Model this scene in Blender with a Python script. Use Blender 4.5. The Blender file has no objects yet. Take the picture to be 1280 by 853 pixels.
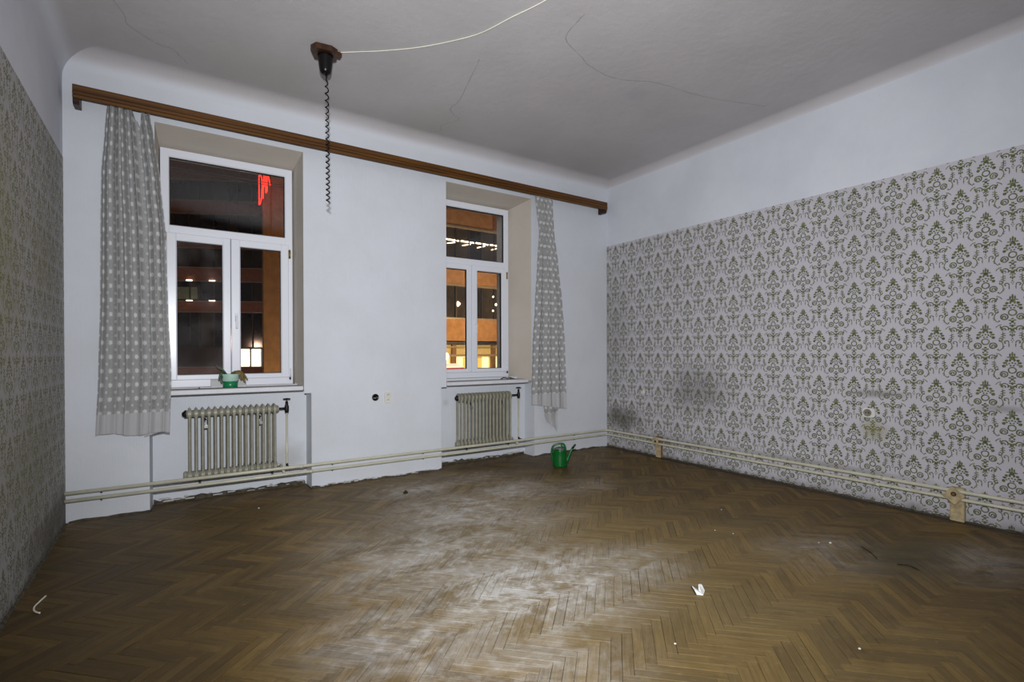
import bpy, bmesh, math, random
from mathutils import Vector, Matrix
random.seed(7)
S = bpy.context.scene
COL = S.collection
PI = math.pi

# ------------------------------------------------------------------ camera
yaw, pit, rol = .5884, -.0058, .0024
EYE = Vector((0, 0, 1.37))
r0 = Vector((math.cos(yaw), -math.sin(yaw), 0)); f0 = Vector((math.sin(yaw), math.cos(yaw), 0)); z0 = Vector((0, 0, 1))
FW = f0*math.cos(pit)+z0*math.sin(pit); u2 = -f0*math.sin(pit)+z0*math.cos(pit)
RT = r0*math.cos(rol)-u2*math.sin(rol); UP = r0*math.sin(rol)+u2*math.cos(rol)
cd = bpy.data.cameras.new('camera'); cam = bpy.data.objects.new('camera', cd); COL.objects.link(cam)
M = Matrix((RT, UP, -FW)).transposed().to_4x4(); M.translation = EYE
cam.matrix_world = M
cd.sensor_width = 36; cd.lens = 634.28/1280*36; cd.shift_y = (444.68-426.5)/1280; cd.clip_start = .02; cd.clip_end = 300
S.camera = cam

# ------------------------------------------------------------------ world and light
W = bpy.data.worlds.new('night'); S.world = W; W.use_nodes = True
W.node_tree.nodes['Background'].inputs[0].default_value = (.35, .22, .16, 1)
W.node_tree.nodes['Background'].inputs[1].default_value = .03

def lamp(name, kind, loc, energy, color, aim=None, **kw):
    l = bpy.data.lights.new(name, kind); l.energy = energy; l.color = color
    for k, v in kw.items(): setattr(l, k, v)
    o = bpy.data.objects.new(name, l); COL.objects.link(o); o.location = loc
    if aim: o.rotation_euler = (Vector(aim)-Vector(loc)).to_track_quat('-Z', 'Y').to_euler()
    return o
# the photographer's flash above the lens, beam turned to the right of the axis
lamp('flash_lamp', 'SPOT', (-.03, -.02, 1.78), 900, (.95, .97, 1.0), aim=(3.7, 5.0, 2.2), spot_size=math.radians(134), spot_blend=1.0, shadow_soft_size=.05)
# sodium street lamps between the houses
lamp('street_light', 'POINT', (14.0, 20.5, 3.2), 950, (1, .62, .28), shadow_soft_size=.3)
lamp('street_light', 'POINT', (3.8, 21.0, -2.5), 520, (1, .70, .42), shadow_soft_size=.3)
lamp('street_light', 'POINT', (11.1, 22.6, 1.2), 150, (1, .62, .2), shadow_soft_size=.2)
lamp('street_light', 'POINT', (-1.5, 34, 2.0), 480, (1, .62, .42), shadow_soft_size=.3)
S.view_settings.view_transform = 'Standard'; S.view_settings.look = 'None'
S.view_settings.exposure = 0.0; S.view_settings.gamma = 1.0; S.view_settings.use_curve_mapping = False

# ------------------------------------------------------------------ materials
def lin(r, g, b):
    f = lambda c: (c/255/12.92 if c/255 <= .04045 else ((c/255+.055)/1.055)**2.4)
    return (f(r), f(g), f(b), 1)

class NT:
    """small helper round a node tree: every call returns an output socket"""
    def __init__(s, m):
        s.m = m; s.t = m.node_tree; s.n = s.t.nodes; s.l = s.t.links
    def put(s, inp, v):
        if isinstance(v, bpy.types.NodeSocket): s.l.new(v, inp)
        elif v is not None: inp.default_value = v
    def math(s, op, a, b=None, c=None, clamp=False):
        n = s.n.new('ShaderNodeMath'); n.operation = op; n.use_clamp = clamp
        s.put(n.inputs[0], a)
        if b is not None: s.put(n.inputs[1], b)
        if c is not None: s.put(n.inputs[2], c)
        return n.outputs[0]
    def vec(s, op, a, b=None, out=0):
        n = s.n.new('ShaderNodeVectorMath'); n.operation = op
        s.put(n.inputs[0], a)
        if b is not None: s.put(n.inputs[1], b)
        return n.outputs['Value'] if out == 'v' else n.outputs[0]
    def xyz(s, x, y, z=0.0):
        n = s.n.new('ShaderNodeCombineXYZ')
        for i, v in enumerate((x, y, z)): s.put(n.inputs[i], v)
        return n.outputs[0]
    def sep(s, v):
        n = s.n.new('ShaderNodeSeparateXYZ'); s.put(n.inputs[0], v); return n.outputs
    def noise(s, v, scale, detail=3, rough=.55, dist=0.0, out='Fac', w=None):
        n = s.n.new('ShaderNodeTexNoise')
        if w is not None: n.noise_dimensions = '4D'; s.put(n.inputs['W'], w)
        s.put(n.inputs['Vector'], v); n.inputs['Scale'].default_value = scale
        n.inputs['Detail'].default_value = detail; n.inputs['Roughness'].default_value = rough; n.inputs['Distortion'].default_value = dist
        return n.outputs[out]
    def ramp(s, v, lo, hi, a=0.0, b=1.0, smooth=True):
        n = s.n.new('ShaderNodeMapRange'); n.interpolation_type = 'SMOOTHSTEP' if smooth else 'LINEAR'
        s.put(n.inputs[0], v)
        for i, x in enumerate((lo, hi, a, b)): s.put(n.inputs[i+1], x)
        return n.outputs[0]
    def mix(s, f, a, b, blend='MIX'):
        n = s.n.new('ShaderNodeMix'); n.data_type = 'RGBA'; n.blend_type = blend
        s.put(n.inputs[0], f); s.put(n.inputs[6], a); s.put(n.inputs[7], b)
        return n.outputs[2]
    def pos(s): return s.n.new('ShaderNodeNewGeometry').outputs['Position']
    def obj(s): return s.n.new('ShaderNodeTexCoord').outputs['Object']
    def uv(s): return s.n.new('ShaderNodeTexCoord').outputs['UV']
    def bump(s, h, strength, dist=.01):
        n = s.n.new('ShaderNodeBump'); n.inputs['Strength'].default_value = strength; n.inputs['Distance'].default_value = dist
        s.put(n.inputs['Height'], h); return n.outputs[0]
    @property
    def bsdf(s): return s.n['Principled BSDF']

def mat(name, color=(.8, .8, .8, 1), rough=.6, metal=0.0, emit=None, estr=1.0, var=0.0, vscale=8.0, bump=0.0, bscale=120.0, spec=.5):
    """plain procedural material: colour with noise mottling and fine relief"""
    m = bpy.data.materials.new(name); m.use_nodes = True; t = NT(m); b = t.bsdf
    b.inputs['Roughness'].default_value = rough; b.inputs['Metallic'].default_value = metal; b.inputs['Specular IOR Level'].default_value = spec
    b.inputs['Base Color'].default_value = color
    if var:
        f = t.noise(t.pos(), vscale, 5, .6)
        dark = tuple(c*(1-var) for c in color[:3])+(1,); lite = tuple(min(1, c*(1+var)) for c in color[:3])+(1,)
        t.put(b.inputs['Base Color'], t.mix(t.ramp(f, .3, .7), dark, lite))
    if bump: t.put(b.inputs['Normal'], t.bump(t.noise(t.pos(), bscale, 4), bump))
    if emit:
        b.inputs['Emission Color'].default_value = emit; b.inputs['Emission Strength'].default_value = estr
    return m

def plaster(name, base, blotch, bump=.25, stains=(), streak=0.0, below=None):
    m = bpy.data.materials.new(name); m.use_nodes = True; t = NT(m); b = t.bsdf
    p = t.pos()
    c = t.mix(t.ramp(t.noise(p, 1.3, 6, .6), .35, .7), base, blotch)
    c = t.mix(t.math('MULTIPLY', t.ramp(t.noise(p, 9, 5, .65), .5, .8), .35), c, blotch)
    for (x, y, z, r, col, amt) in stains:
        d = t.vec('DISTANCE', p, (x, y, z), 'v')
        d = t.math('ADD', d, t.math('MULTIPLY', t.math('SUBTRACT', t.noise(p, 6, 4), .5), r*.7))
        c = t.mix(t.math('MULTIPLY', t.ramp(d, r, r*.25), amt), c, col)
    if below: c = t.mix(t.ramp(t.math('ADD', t.sep(p)[2], t.math('MULTIPLY', t.noise(p, 3, 4), .02)), below[1], below[2]), below[0], c)     # wall paint carried up into the cove
    t.put(b.inputs['Base Color'], c)
    b.inputs['Roughness'].default_value = .85; b.inputs['Specular IOR Level'].default_value = .25
    h = t.math('ADD', t.noise(p, 14, 5, .6), t.math('MULTIPLY', t.noise(p, 160, 3, .6), .25))
    if streak:
        pv = t.vec('MULTIPLY', p, (70, 70, 3)); h = t.math('ADD', h, t.math('MULTIPLY', t.noise(pv, 1, 3), streak))
    t.put(b.inputs['Normal'], t.bump(h, bump, .012))
    return m

def wallpaper(name, sx, yo, zo, smudges, ground, green1, green2):
    """printed damask: half-drop lattice .306 x .437 m, motif drawn from rings, leaves and sprigs"""
    g = bpy.data.node_groups.get('damask_motif')
    if not g:
        g = bpy.data.node_groups.new('damask_motif', 'ShaderNodeTree')
        g.interface.new_socket('P', in_out='INPUT', socket_type='NodeSocketVector')
        g.interface.new_socket('D', in_out='OUTPUT', socket_type='NodeSocketFloat')
        class Fake: node_tree = g
        t = NT(Fake)
        gi = t.n.new('NodeGroupInput'); go = t.n.new('NodeGroupOutput')
        sp = t.sep(gi.outputs[0])
        a = t.math('SUBTRACT', t.math('MULTIPLY', t.math('FRACT', t.math('ADD', t.math('DIVIDE', sp[0], .306), .5)), .306), .153)
        ax = t.math('ABSOLUTE', a)
        bz = t.math('SUBTRACT', t.math('MULTIPLY', t.math('FRACT', t.math('DIVIDE', t.math('ADD', sp[1], .395), .437)), .437), .395)
        P = t.xyz(ax, bz)
        ds = []
        def ell(x, z, rx, rz):
            q = t.vec('MULTIPLY', t.vec('SUBTRACT', P, (x, z, 0)), (1, rx/rz, 0))
            ds.append(t.math('SUBTRACT', t.vec('LENGTH', q, out='v'), rx))
        def dot(x, z, r): ds.append(t.math('SUBTRACT', t.vec('DISTANCE', P, (x, z, 0), 'v'), r))
        def ring(x, z, r, w, cut=None, sgn=1, cutx=None):
            d = t.math('SUBTRACT', t.math('ABSOLUTE', t.math('SUBTRACT', t.vec('DISTANCE', P, (x, z, 0), 'v'), r)), w)
            if cut is not None: d = t.math('MAXIMUM', d, t.math('MULTIPLY', t.math('SUBTRACT', bz, cut), -sgn))
            if cutx is not None: d = t.math('MAXIMUM', d, t.math('SUBTRACT', cutx, ax))
            ds.append(d)
        ell(0, -.013, .0055, .016); ell(.013, -.02, .0045, .012); ell(.022, -.036, .010, .0045); dot(0, -.042, .0135); ell(.012, -.058, .006, .010)
        ell(.031, -.062, .0095, .0085); ell(.041, -.079, .012, .007); dot(.046, -.103, .0105); ell(.03, -.093, .006, .005)
        dot(.017, -.083, .0055); dot(0, -.078, .006); dot(.009, -.099, .0055)
        ring(0, -.134, .0215, .0036); ring(.045, -.165, .0205, .0036, cutx=.022); ring(.047, -.168, .0095, .0032, cut=-.175)
        ell(0, -.181, .008, .006); ell(.014, -.192, .008, .005); dot(0, -.203, .009); dot(.012, -.217, .0055)
        ring(.041, -.256, .0195, .0034, cut=-.266); ring(.046, -.262, .009, .003, cut=-.268); ell(.066, -.243, .004, .009)
        ell(0, -.236, .0075, .010); ell(.012, -.232, .006, .004); ell(0, -.266, .012, .012); ell(.014, -.254, .008, .005); ell(.012, -.281, .006, .004); dot(0, -.288, .005)
        ell(0, -.308, .0045, .010); ell(.010, -.303, .004, .007); dot(0, -.330, .0045); dot(.006, -.343, .003); dot(0, -.356, .0035)
        ring(.056, -.165, .046, .0022, cutx=.079); dot(.074, -.196, .005); dot(.103, -.185, .0035); ell(.106, -.172, .006, .003)
        ring(.085, -.121, .0115, .003, cutx=.079); dot(.081, -.125, .0045); ring(.060, -.258, .034, .0022, cut=-.247, cutx=.062)
        ell(.1005, -.092, .0026, .028); ell(.108, -.073, .0062, .0033); ell(.094, -.080, .0062, .0033); ell(.110, -.089, .007, .0033); ell(.093, -.097, .0062, .0033); ell(.108, -.106, .006, .003)
        ring(.121, -.141, .0125, .0026, cut=-.143); dot(.113, -.145, .0048); ell(.134, -.160, .0025, .013)
        while len(ds) > 1:
            ds = [t.math('MINIMUM', ds[i], ds[i+1]) if i+1 < len(ds) else ds[i] for i in range(0, len(ds), 2)]
        t.l.new(ds[0], go.inputs[0])
    m = bpy.data.materials.new(name); m.use_nodes = True; t = NT(m); b = t.bsdf
    p = t.obj(); s3 = t.sep(p)
    q = t.xyz(t.math('MULTIPLY', t.math('SUBTRACT', s3[1], yo), sx), t.math('SUBTRACT', s3[2], zo))
    wob = t.vec('SCALE', t.vec('SUBTRACT', t.noise(p, 45, 2, out='Color'), (.5, .5, .5))); wob.node.inputs['Scale'].default_value = .006
    q = t.vec('ADD', q, wob)
    d = []
    for off in ((0, 0, 0), (.153, .2185, 0)):
        k = t.n.new('ShaderNodeGroup'); k.node_tree = g; t.put(k.inputs[0], t.vec('ADD', q, off)); d.append(k.outputs[0])
    d = t.math('MINIMUM', d[0], d[1])
    mask = t.ramp(d, .0022, -.0008)
    grn = t.mix(t.ramp(t.noise(p, 60, 3), .35, .65), green1, green2)
    pv = t.vec('MULTIPLY', p, (300, 300, 20))
    gr = t.mix(t.math('MULTIPLY', t.ramp(t.noise(pv, 1, 2), .35, .65), .3), ground, tuple(c*.86 for c in ground[:3])+(1,))
    c = t.mix(t.math('MULTIPLY', mask, t.ramp(t.noise(p, 25, 4), .2, .5, .72, .95)), gr, grn)
    n6 = t.noise(p, 5, 5, .65)
    # worn patches and soot
    c = t.mix(t.ramp(t.noise(p, 1.1, 5, .6), .52, .8, 0, .22), c, lin(105, 103, 92))
    for (y, z, ry, rz, amt, col) in smudges:
        e = t.vec('LENGTH', t.vec('MULTIPLY', t.vec('SUBTRACT', p, (5.27*sx if False else 0, y, z)), (0, 1/ry, 1/rz)), out='v')
        e = t.math('ADD', e, t.math('MULTIPLY', t.math('SUBTRACT', n6, .5), .9))
        c = t.mix(t.math('MULTIPLY', t.ramp(e, 1.0, .1), amt), c, col)
    # grime low down and dust line over the pipes
    lowf = t.math('MULTIPLY', t.ramp(t.math('ADD', s3[2], t.math('MULTIPLY', n6, .16)), .20, .03), .75)
    c = t.mix(lowf, c, lin(88, 84, 70))
    t.put(b.inputs['Base Color'], c); b.inputs['Roughness'].default_value = .75; b.inputs['Specular IOR Level'].default_value = .3
    h = t.math('ADD', t.math('MULTIPLY', t.noise(p, 2.0, 3), 3.0), t.math('ADD', t.noise(pv, 1, 2), t.math('MULTIPLY', mask, .5)))
    t.put(b.inputs['Normal'], t.bump(h, .15, .004))
    return m

def parquet(name, island):
    m = bpy.data.materials.new(name); m.use_nodes = True; t = NT(m); b = t.bsdf
    if island: r = t.n.new('ShaderNodeNewGeometry').outputs['Random Per Island']
    else: r = t.n.new('ShaderNodeObjectInfo').outputs['Random']
    p = t.pos(); uv = t.uv()
    off = t.xyz(t.math('MULTIPLY', r, 37.0), t.math('MULTIPLY', r, 91.0), 0.0)
    g = t.vec('ADD', t.vec('MULTIPLY', uv, (5.0, 70.0, 1)), off)
    grain = t.noise(g, 1.0, 5, .65, .6)
    ring = t.noise(t.vec('ADD', t.vec('MULTIPLY', uv, (2.2, 26.0, 1)), off), 1.0, 3, .5, 1.5)
    r2 = t.math('FRACT', t.math('MULTIPLY', r, 7.31)); r3 = t.math('FRACT', t.math('MULTIPLY', r, 23.77))
    c = t.mix(t.ramp(r2, 0, 1, smooth=False), lin(84, 63, 24), lin(124, 98, 46))
    c = t.mix(t.ramp(r3, .86, .99, 0, .55), c, lin(62, 48, 30))
    c = t.mix(t.ramp(grain, .40, .70, 0, .6), c, lin(64, 46, 18))
    c = t.mix(t.ramp(ring, .5, .75, 0, .25), c, lin(138, 112, 66))
    # trodden-in dirt
    big = t.noise(p, .9, 6, .62)
    c = t.mix(t.ramp(big, .40, .72, 0, .6), c, lin(64, 52, 28))
    c = t.mix(t.ramp(t.noise(p, 4.5, 6, .7), .52, .8, 0, .45), c, lin(70, 56, 26))
    sp = t.noise(p, 21, 6, .72)
    c = t.mix(t.ramp(sp, .54, .72, 0, .4), c, lin(150, 124, 74))
    c = t.mix(t.ramp(t.noise(t.vec('ADD', p, (3.7, 1.2, 0)), 15, 6, .75), .53, .72, 0, .55), c, lin(56, 44, 20))
    # plaster dust, walked into patches across the middle of the room
    dn = t.noise(t.vec('MULTIPLY', p, (1.0, 1.5, 1)), 2.6, 8, .72, .9); dn2 = t.noise(t.vec('MULTIPLY', p, (1, 1, 1)), 13, 5, .7)
    acc = None
    for (x, y, rx, ry, a) in ((1.72, 2.42, .75, .55, 1.0), (1.55, 3.1, .85, .9, .62), (2.1, 3.8, .8, .8, .62), (2.75, 4.15, .6, .5, .55), (2.0, 4.75, .5, .35, .55), (2.7, 4.85, .55, .3, .4),
                         (.95, 2.3, .5, .6, .5), (2.35, 2.3, .5, .35, .5), (1.3, 1.75, .5, .4, .42), (4.4, 1.05, .5, .25, .3), (3.7, 1.7, .5, .35, .25), (3.4, 3.9, .5, .25, .3)):
        e = t.vec('LENGTH', t.vec('MULTIPLY', t.vec('SUBTRACT', p, (x, y, 0)), (1/rx, 1/ry, 0)), out='v')
        v = t.math('MULTIPLY', t.ramp(e, 1.5, 0), a)
        acc = v if acc is None else t.math('MAXIMUM', acc, v)
    dust = t.math('MULTIPLY', acc, t.math('ADD', t.ramp(dn, .36, .62, .16, 1), t.math('MULTIPLY', t.ramp(dn2, .46, .64), .55)), clamp=True)
    grip = t.ramp(grain, .3, .7, 1.08, .72)
    dust = t.math('MULTIPLY', dust, grip, clamp=True)
    # bare, trodden-out middle; darker margins are unworn blocks plus painted lens vignette
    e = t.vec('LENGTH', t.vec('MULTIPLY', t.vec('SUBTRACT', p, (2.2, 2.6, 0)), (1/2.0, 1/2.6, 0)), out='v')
    wear_vignette = t.math('MULTIPLY', t.ramp(t.math('ADD', e, t.math('SUBTRACT', t.noise(p, 1.6, 5, .65), .5)), 1.2, .1), .5)
    c = t.mix(t.math('MULTIPLY', wear_vignette, grip), c, lin(150, 130, 88))
    c = t.mix(t.math('MULTIPLY', dust, .88), c, lin(204, 202, 198))
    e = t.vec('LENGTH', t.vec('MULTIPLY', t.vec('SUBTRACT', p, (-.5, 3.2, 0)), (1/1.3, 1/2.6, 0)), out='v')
    c = t.mix(t.math('MULTIPLY', t.ramp(t.math('ADD', e, t.math('SUBTRACT', t.noise(p, 2.2, 4), .5)), 1.2, .3), .5), c, lin(54, 42, 22))  # left margin darkened again in colour: unworn blocks plus flash falloff
    # old grease stain with a greenish cast towards the right wall
    e = t.vec('LENGTH', t.vec('MULTIPLY', t.vec('SUBTRACT', p, (4.15, 1.35, 0)), (1/.75, 1/.38, 0)), out='v')
    c = t.mix(t.math('MULTIPLY', t.ramp(t.math('ADD', e, t.noise(p, 5, 4)), 1.5, .6), .5), c, lin(52, 54, 34))
    t.put(b.inputs['Base Color'], c)
    t.put(b.inputs['Roughness'], t.math('ADD', .52, t.math('MULTIPLY', dust, .4)))
    b.inputs['Specular IOR Level'].default_value = .35
    t.put(b.inputs['Normal'], t.bump(grain, .12, .003))
    return m

def wood(name, c1, c2, axis=(1.2, 30, 30), rough=.45):
    m = bpy.data.materials.new(name); m.use_nodes = True; t = NT(m); b = t.bsdf
    v = t.vec('MULTIPLY', t.obj(), axis)
    f = t.noise(v, 1.0, 6, .6, .8)
    t.put(b.inputs['Base Color'], t.mix(t.ramp(f, .35, .65), c1, c2)); b.inputs['Roughness'].default_value = rough
    t.put(b.inputs['Normal'], t.bump(f, .1, .003))
    return m

def net_cloth(name, pu, pv, half, hem):
    m = bpy.data.materials.new(name); m.use_nodes = True; t = NT(m); b = t.bsdf
    uv = t.uv(); s = t.sep(uv)
    def rowdots(ou, ov, r):
        a = t.math('SUBTRACT', t.math('FRACT', t.math('ADD', t.math('DIVIDE', s[0], pu), ou)), .5)
        c = t.math('SUBTRACT', t.math('FRACT', t.math('ADD', t.math('DIVIDE', s[1], pv), ov)), .5)
        q = t.xyz(t.math('MULTIPLY', a, pu), t.math('MULTIPLY', c, pv))
        l = t.vec('LENGTH', q, out='v')
        # little rosettes: six scallops round the rim
        ang = t.math('ARCTAN2', t.sep(q)[1], t.sep(q)[0])
        l = t.math('ADD', l, t.math('MULTIPLY', t.math('COSINE', t.math('MULTIPLY', ang, 6)), .0022))
        return t.ramp(l, r+.003, r-.003), c
    d1, c1 = rowdots(0, 0, .0185)
    d2, c2 = rowdots(.5, .5, (.0185 if half else .0125))
    dots = t.math('MAXIMUM', d1, t.math('MULTIPLY', d2, 1.0 if half else .7))
    body = t.ramp(s[1], hem, hem+.006)             # plain hem below, patterned net above
    dots = t.math('MULTIPLY', dots, body)
    band = t.math('MULTIPLY', t.math('GREATER_THAN', t.math('ABSOLUTE', c1), .22), body)
    weave = t.noise(t.vec('MULTIPLY', uv, (420, 60, 1)), 1, 2)
    base = t.mix(t.ramp(weave, .3, .7), lin(154, 153, 152), lin(174, 173, 171))
    base = t.mix(t.math('MULTIPLY', band, .25), base, lin(146, 146, 147))
    base = t.mix(t.math('SUBTRACT', 1.0, body), base, lin(190, 189, 190))
    c = t.mix(t.math('MULTIPLY', dots, .95), base, lin(208, 208, 208))
    t.put(b.inputs['Base Color'], c); b.inputs['Roughness'].default_value = .9; b.inputs['Specular IOR Level'].default_value = .1
    tr = t.n.new('ShaderNodeBsdfTransparent'); mx = t.n.new('ShaderNodeMixShader')
    t.put(mx.inputs[0], t.math('ADD', t.math('MULTIPLY', dots, .1), .80))
    t.l.new(tr.outputs[0], mx.inputs[1]); t.l.new(b.outputs[0], mx.inputs[2])
    t.l.new(mx.outputs[0], t.n['Material Output'].inputs[0])
    return m

def glass_mat(name, tint=(1, 1, 1, 1), rough=0.0, dirt=0.0):
    m = bpy.data.materials.new(name); m.use_nodes = True; t = NT(m); b = t.bsdf
    b.inputs['Base Color'].default_value = tint; b.inputs['Transmission Weight'].default_value = 1; b.inputs['Roughness'].default_value = rough; b.inputs['IOR'].default_value = 1.45
    if dirt:   # film of grime on the pane
        d = t.n.new('ShaderNodeBsdfDiffuse'); d.inputs[0].default_value = lin(170, 165, 165)
        mx = t.n.new('ShaderNodeMixShader'); p = t.pos(); z = t.sep(p)[2]
        low = t.ramp(t.math('ADD', z, t.math('MULTIPLY', t.noise(p, 9, 4), .25)), 1.55, 1.15)
        t.put(mx.inputs[0], t.math('MULTIPLY', t.math('ADD', t.ramp(t.noise(p, 5, 5), .35, .75), t.math('MULTIPLY', low, 1.6)), dirt))
        t.l.new(b.outputs[0], mx.inputs[1]); t.l.new(d.outputs[0], mx.inputs[2]); t.l.new(mx.outputs[0], t.n['Material Output'].inputs[0])
    return m

BEIGE = plaster('recess_plaster', lin(198, 190, 180), lin(190, 181, 170), .15)
WHITE = plaster('white_wall_paint', lin(212, 215, 222), lin(206, 209, 214), .3,
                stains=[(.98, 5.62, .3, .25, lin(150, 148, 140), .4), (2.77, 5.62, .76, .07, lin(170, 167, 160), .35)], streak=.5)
WHITE_R = plaster('white_frieze_paint', lin(214, 216, 224), lin(204, 207, 215), .2, streak=.6)
CEIL = plaster('ceiling_paint', lin(190, 186, 188), lin(183, 179, 180), .3, below=(lin(210, 212, 219), 3.725, 3.815),
               stains=[(3.69, 3.39, 3.84, .16, lin(172, 169, 171), .8), (.6, 5.0, 3.8, .8, lin(176, 172, 168), .5), (2.3, 5.0, 3.8, .6, lin(178, 174, 170), .5),
                       (4.6, 4.7, 3.8, .8, lin(176, 172, 168), .5), (3.3, 3.4, 3.84, .9, lin(182, 178, 182), .5)])
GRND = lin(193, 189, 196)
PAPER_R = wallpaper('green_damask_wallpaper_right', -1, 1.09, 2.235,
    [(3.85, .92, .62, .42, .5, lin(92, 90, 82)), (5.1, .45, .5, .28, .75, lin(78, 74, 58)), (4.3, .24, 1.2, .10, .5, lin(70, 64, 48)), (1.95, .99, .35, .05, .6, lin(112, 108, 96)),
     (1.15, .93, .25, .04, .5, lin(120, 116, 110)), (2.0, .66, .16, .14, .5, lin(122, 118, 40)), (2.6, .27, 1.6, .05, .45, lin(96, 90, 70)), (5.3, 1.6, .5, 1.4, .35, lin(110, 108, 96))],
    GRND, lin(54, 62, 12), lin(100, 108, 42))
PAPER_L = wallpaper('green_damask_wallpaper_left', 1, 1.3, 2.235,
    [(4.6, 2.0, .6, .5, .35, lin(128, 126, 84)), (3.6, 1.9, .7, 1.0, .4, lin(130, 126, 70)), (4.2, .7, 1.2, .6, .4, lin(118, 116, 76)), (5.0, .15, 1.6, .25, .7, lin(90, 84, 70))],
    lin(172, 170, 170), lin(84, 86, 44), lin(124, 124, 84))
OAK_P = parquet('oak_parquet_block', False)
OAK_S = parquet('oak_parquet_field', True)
SUBF = mat('dark_joint_dirt', lin(42, 34, 24), .95, var=.3)
BRD = wood('dark_floor_board', lin(46, 38, 24), lin(66, 54, 36), (20, 1.5, 20), .6)
RUBBLE = mat('crumbled_plaster_dirt', lin(72, 66, 56), .95, var=.5, vscale=30, bump=.8, bscale=60)
RUBBLE_W = mat('chipped_white_plaster', lin(190, 188, 184), .95, var=.25, vscale=40, bump=.8, bscale=60)
PVC = mat('white_window_plastic', lin(226, 228, 236), .28, bump=.02, bscale=6, spec=.5)
GASKET = mat('black_rubber_gasket', lin(30, 28, 26), .6)
GLASS = glass_mat('window_glass'); GLASS_D = glass_mat('smeared_window_glass', dirt=.075)
DUSTY = mat('dusty_sill_top', lin(158, 153, 144), .8, var=.15, vscale=9)
SILLW = mat('white_sill_paint', lin(214, 215, 220), .5, var=.05, vscale=12, bump=.1)
PIPE = mat('cream_pipe_paint', lin(196, 193, 172), .35, var=.08, vscale=10, bump=.1, bscale=50)
RAD = mat('grey_radiator_enamel', lin(150, 147, 131), .42, var=.12, vscale=14, bump=.15, bscale=50)
IRON = mat('blackened_iron', lin(38, 36, 34), .5, metal=.6, var=.3, vscale=60)
STEEL = mat('bright_steel', lin(205, 205, 205), .25, metal=1, var=.1)
BRASS = mat('tarnished_brass', lin(150, 132, 70), .4, metal=.8, var=.2, vscale=50)
RAILW = wood('brown_pelmet_wood', lin(72, 40, 2), lin(100, 62, 8), (1.2, 45, 45))
RAILD = wood('dark_pelmet_groove', lin(38, 22, 6), lin(52, 30, 8), (1.2, 45, 45))
ROSEW = wood('brown_rose_wood', lin(46, 24, 8), lin(70, 40, 16), (20, 20, 3))
BLACKP = mat('black_plastic', lin(15, 13, 13), .3, var=.1, spec=.25)
CORDB = mat('black_coiled_flex', lin(14, 13, 13), .85, var=.1, spec=.1)
CABLE = mat('white_cable_sheath', lin(226, 224, 206), .45, var=.06)
WPLAST = mat('white_socket_plastic', lin(216, 214, 206), .35, var=.04)
GREENP = mat('green_can_plastic', lin(4, 92, 34), .3, var=.12, vscale=12)
POTG = mat('green_pot_plastic', lin(14, 120, 72), .3, var=.12, vscale=30)
POTL = mat('pale_green_pot_plastic', lin(176, 208, 194), .35, var=.06, vscale=30)
TRAYM = mat('milky_tray_plastic', lin(168, 168, 166), .4, var=.06)
SOIL = mat('dry_soil', lin(58, 46, 36), .95, var=.4, vscale=80, bump=.8)
LEAFD = mat('dark_green_leaf', lin(34, 62, 34), .5, var=.4, vscale=60)
LEAFB = mat('wilted_brown_leaf', lin(104, 84, 34), .6, var=.5, vscale=50)
OLDWOOD = mat('painted_old_board', lin(176, 158, 122), .8, var=.3, vscale=18, bump=.5, bscale=50)
OLDWOOD2 = mat('bare_old_wood', lin(122, 92, 62), .85, var=.3, vscale=24, bump=.5, bscale=50)
CRACK = mat('ceiling_crack_shadow', lin(140, 136, 136), .95, var=.1)
PAPERW = mat('white_paper_scrap', lin(226, 226, 224), .8, var=.05)
DARKBIT = mat('dark_dried_bit', lin(36, 30, 24), .9, var=.4, vscale=90)
NET1 = net_cloth('grey_net_curtain_wide', .088, .117, False, .165)
NET2 = net_cloth('grey_net_curtain_narrow', .08, .15, True, .15)

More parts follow.
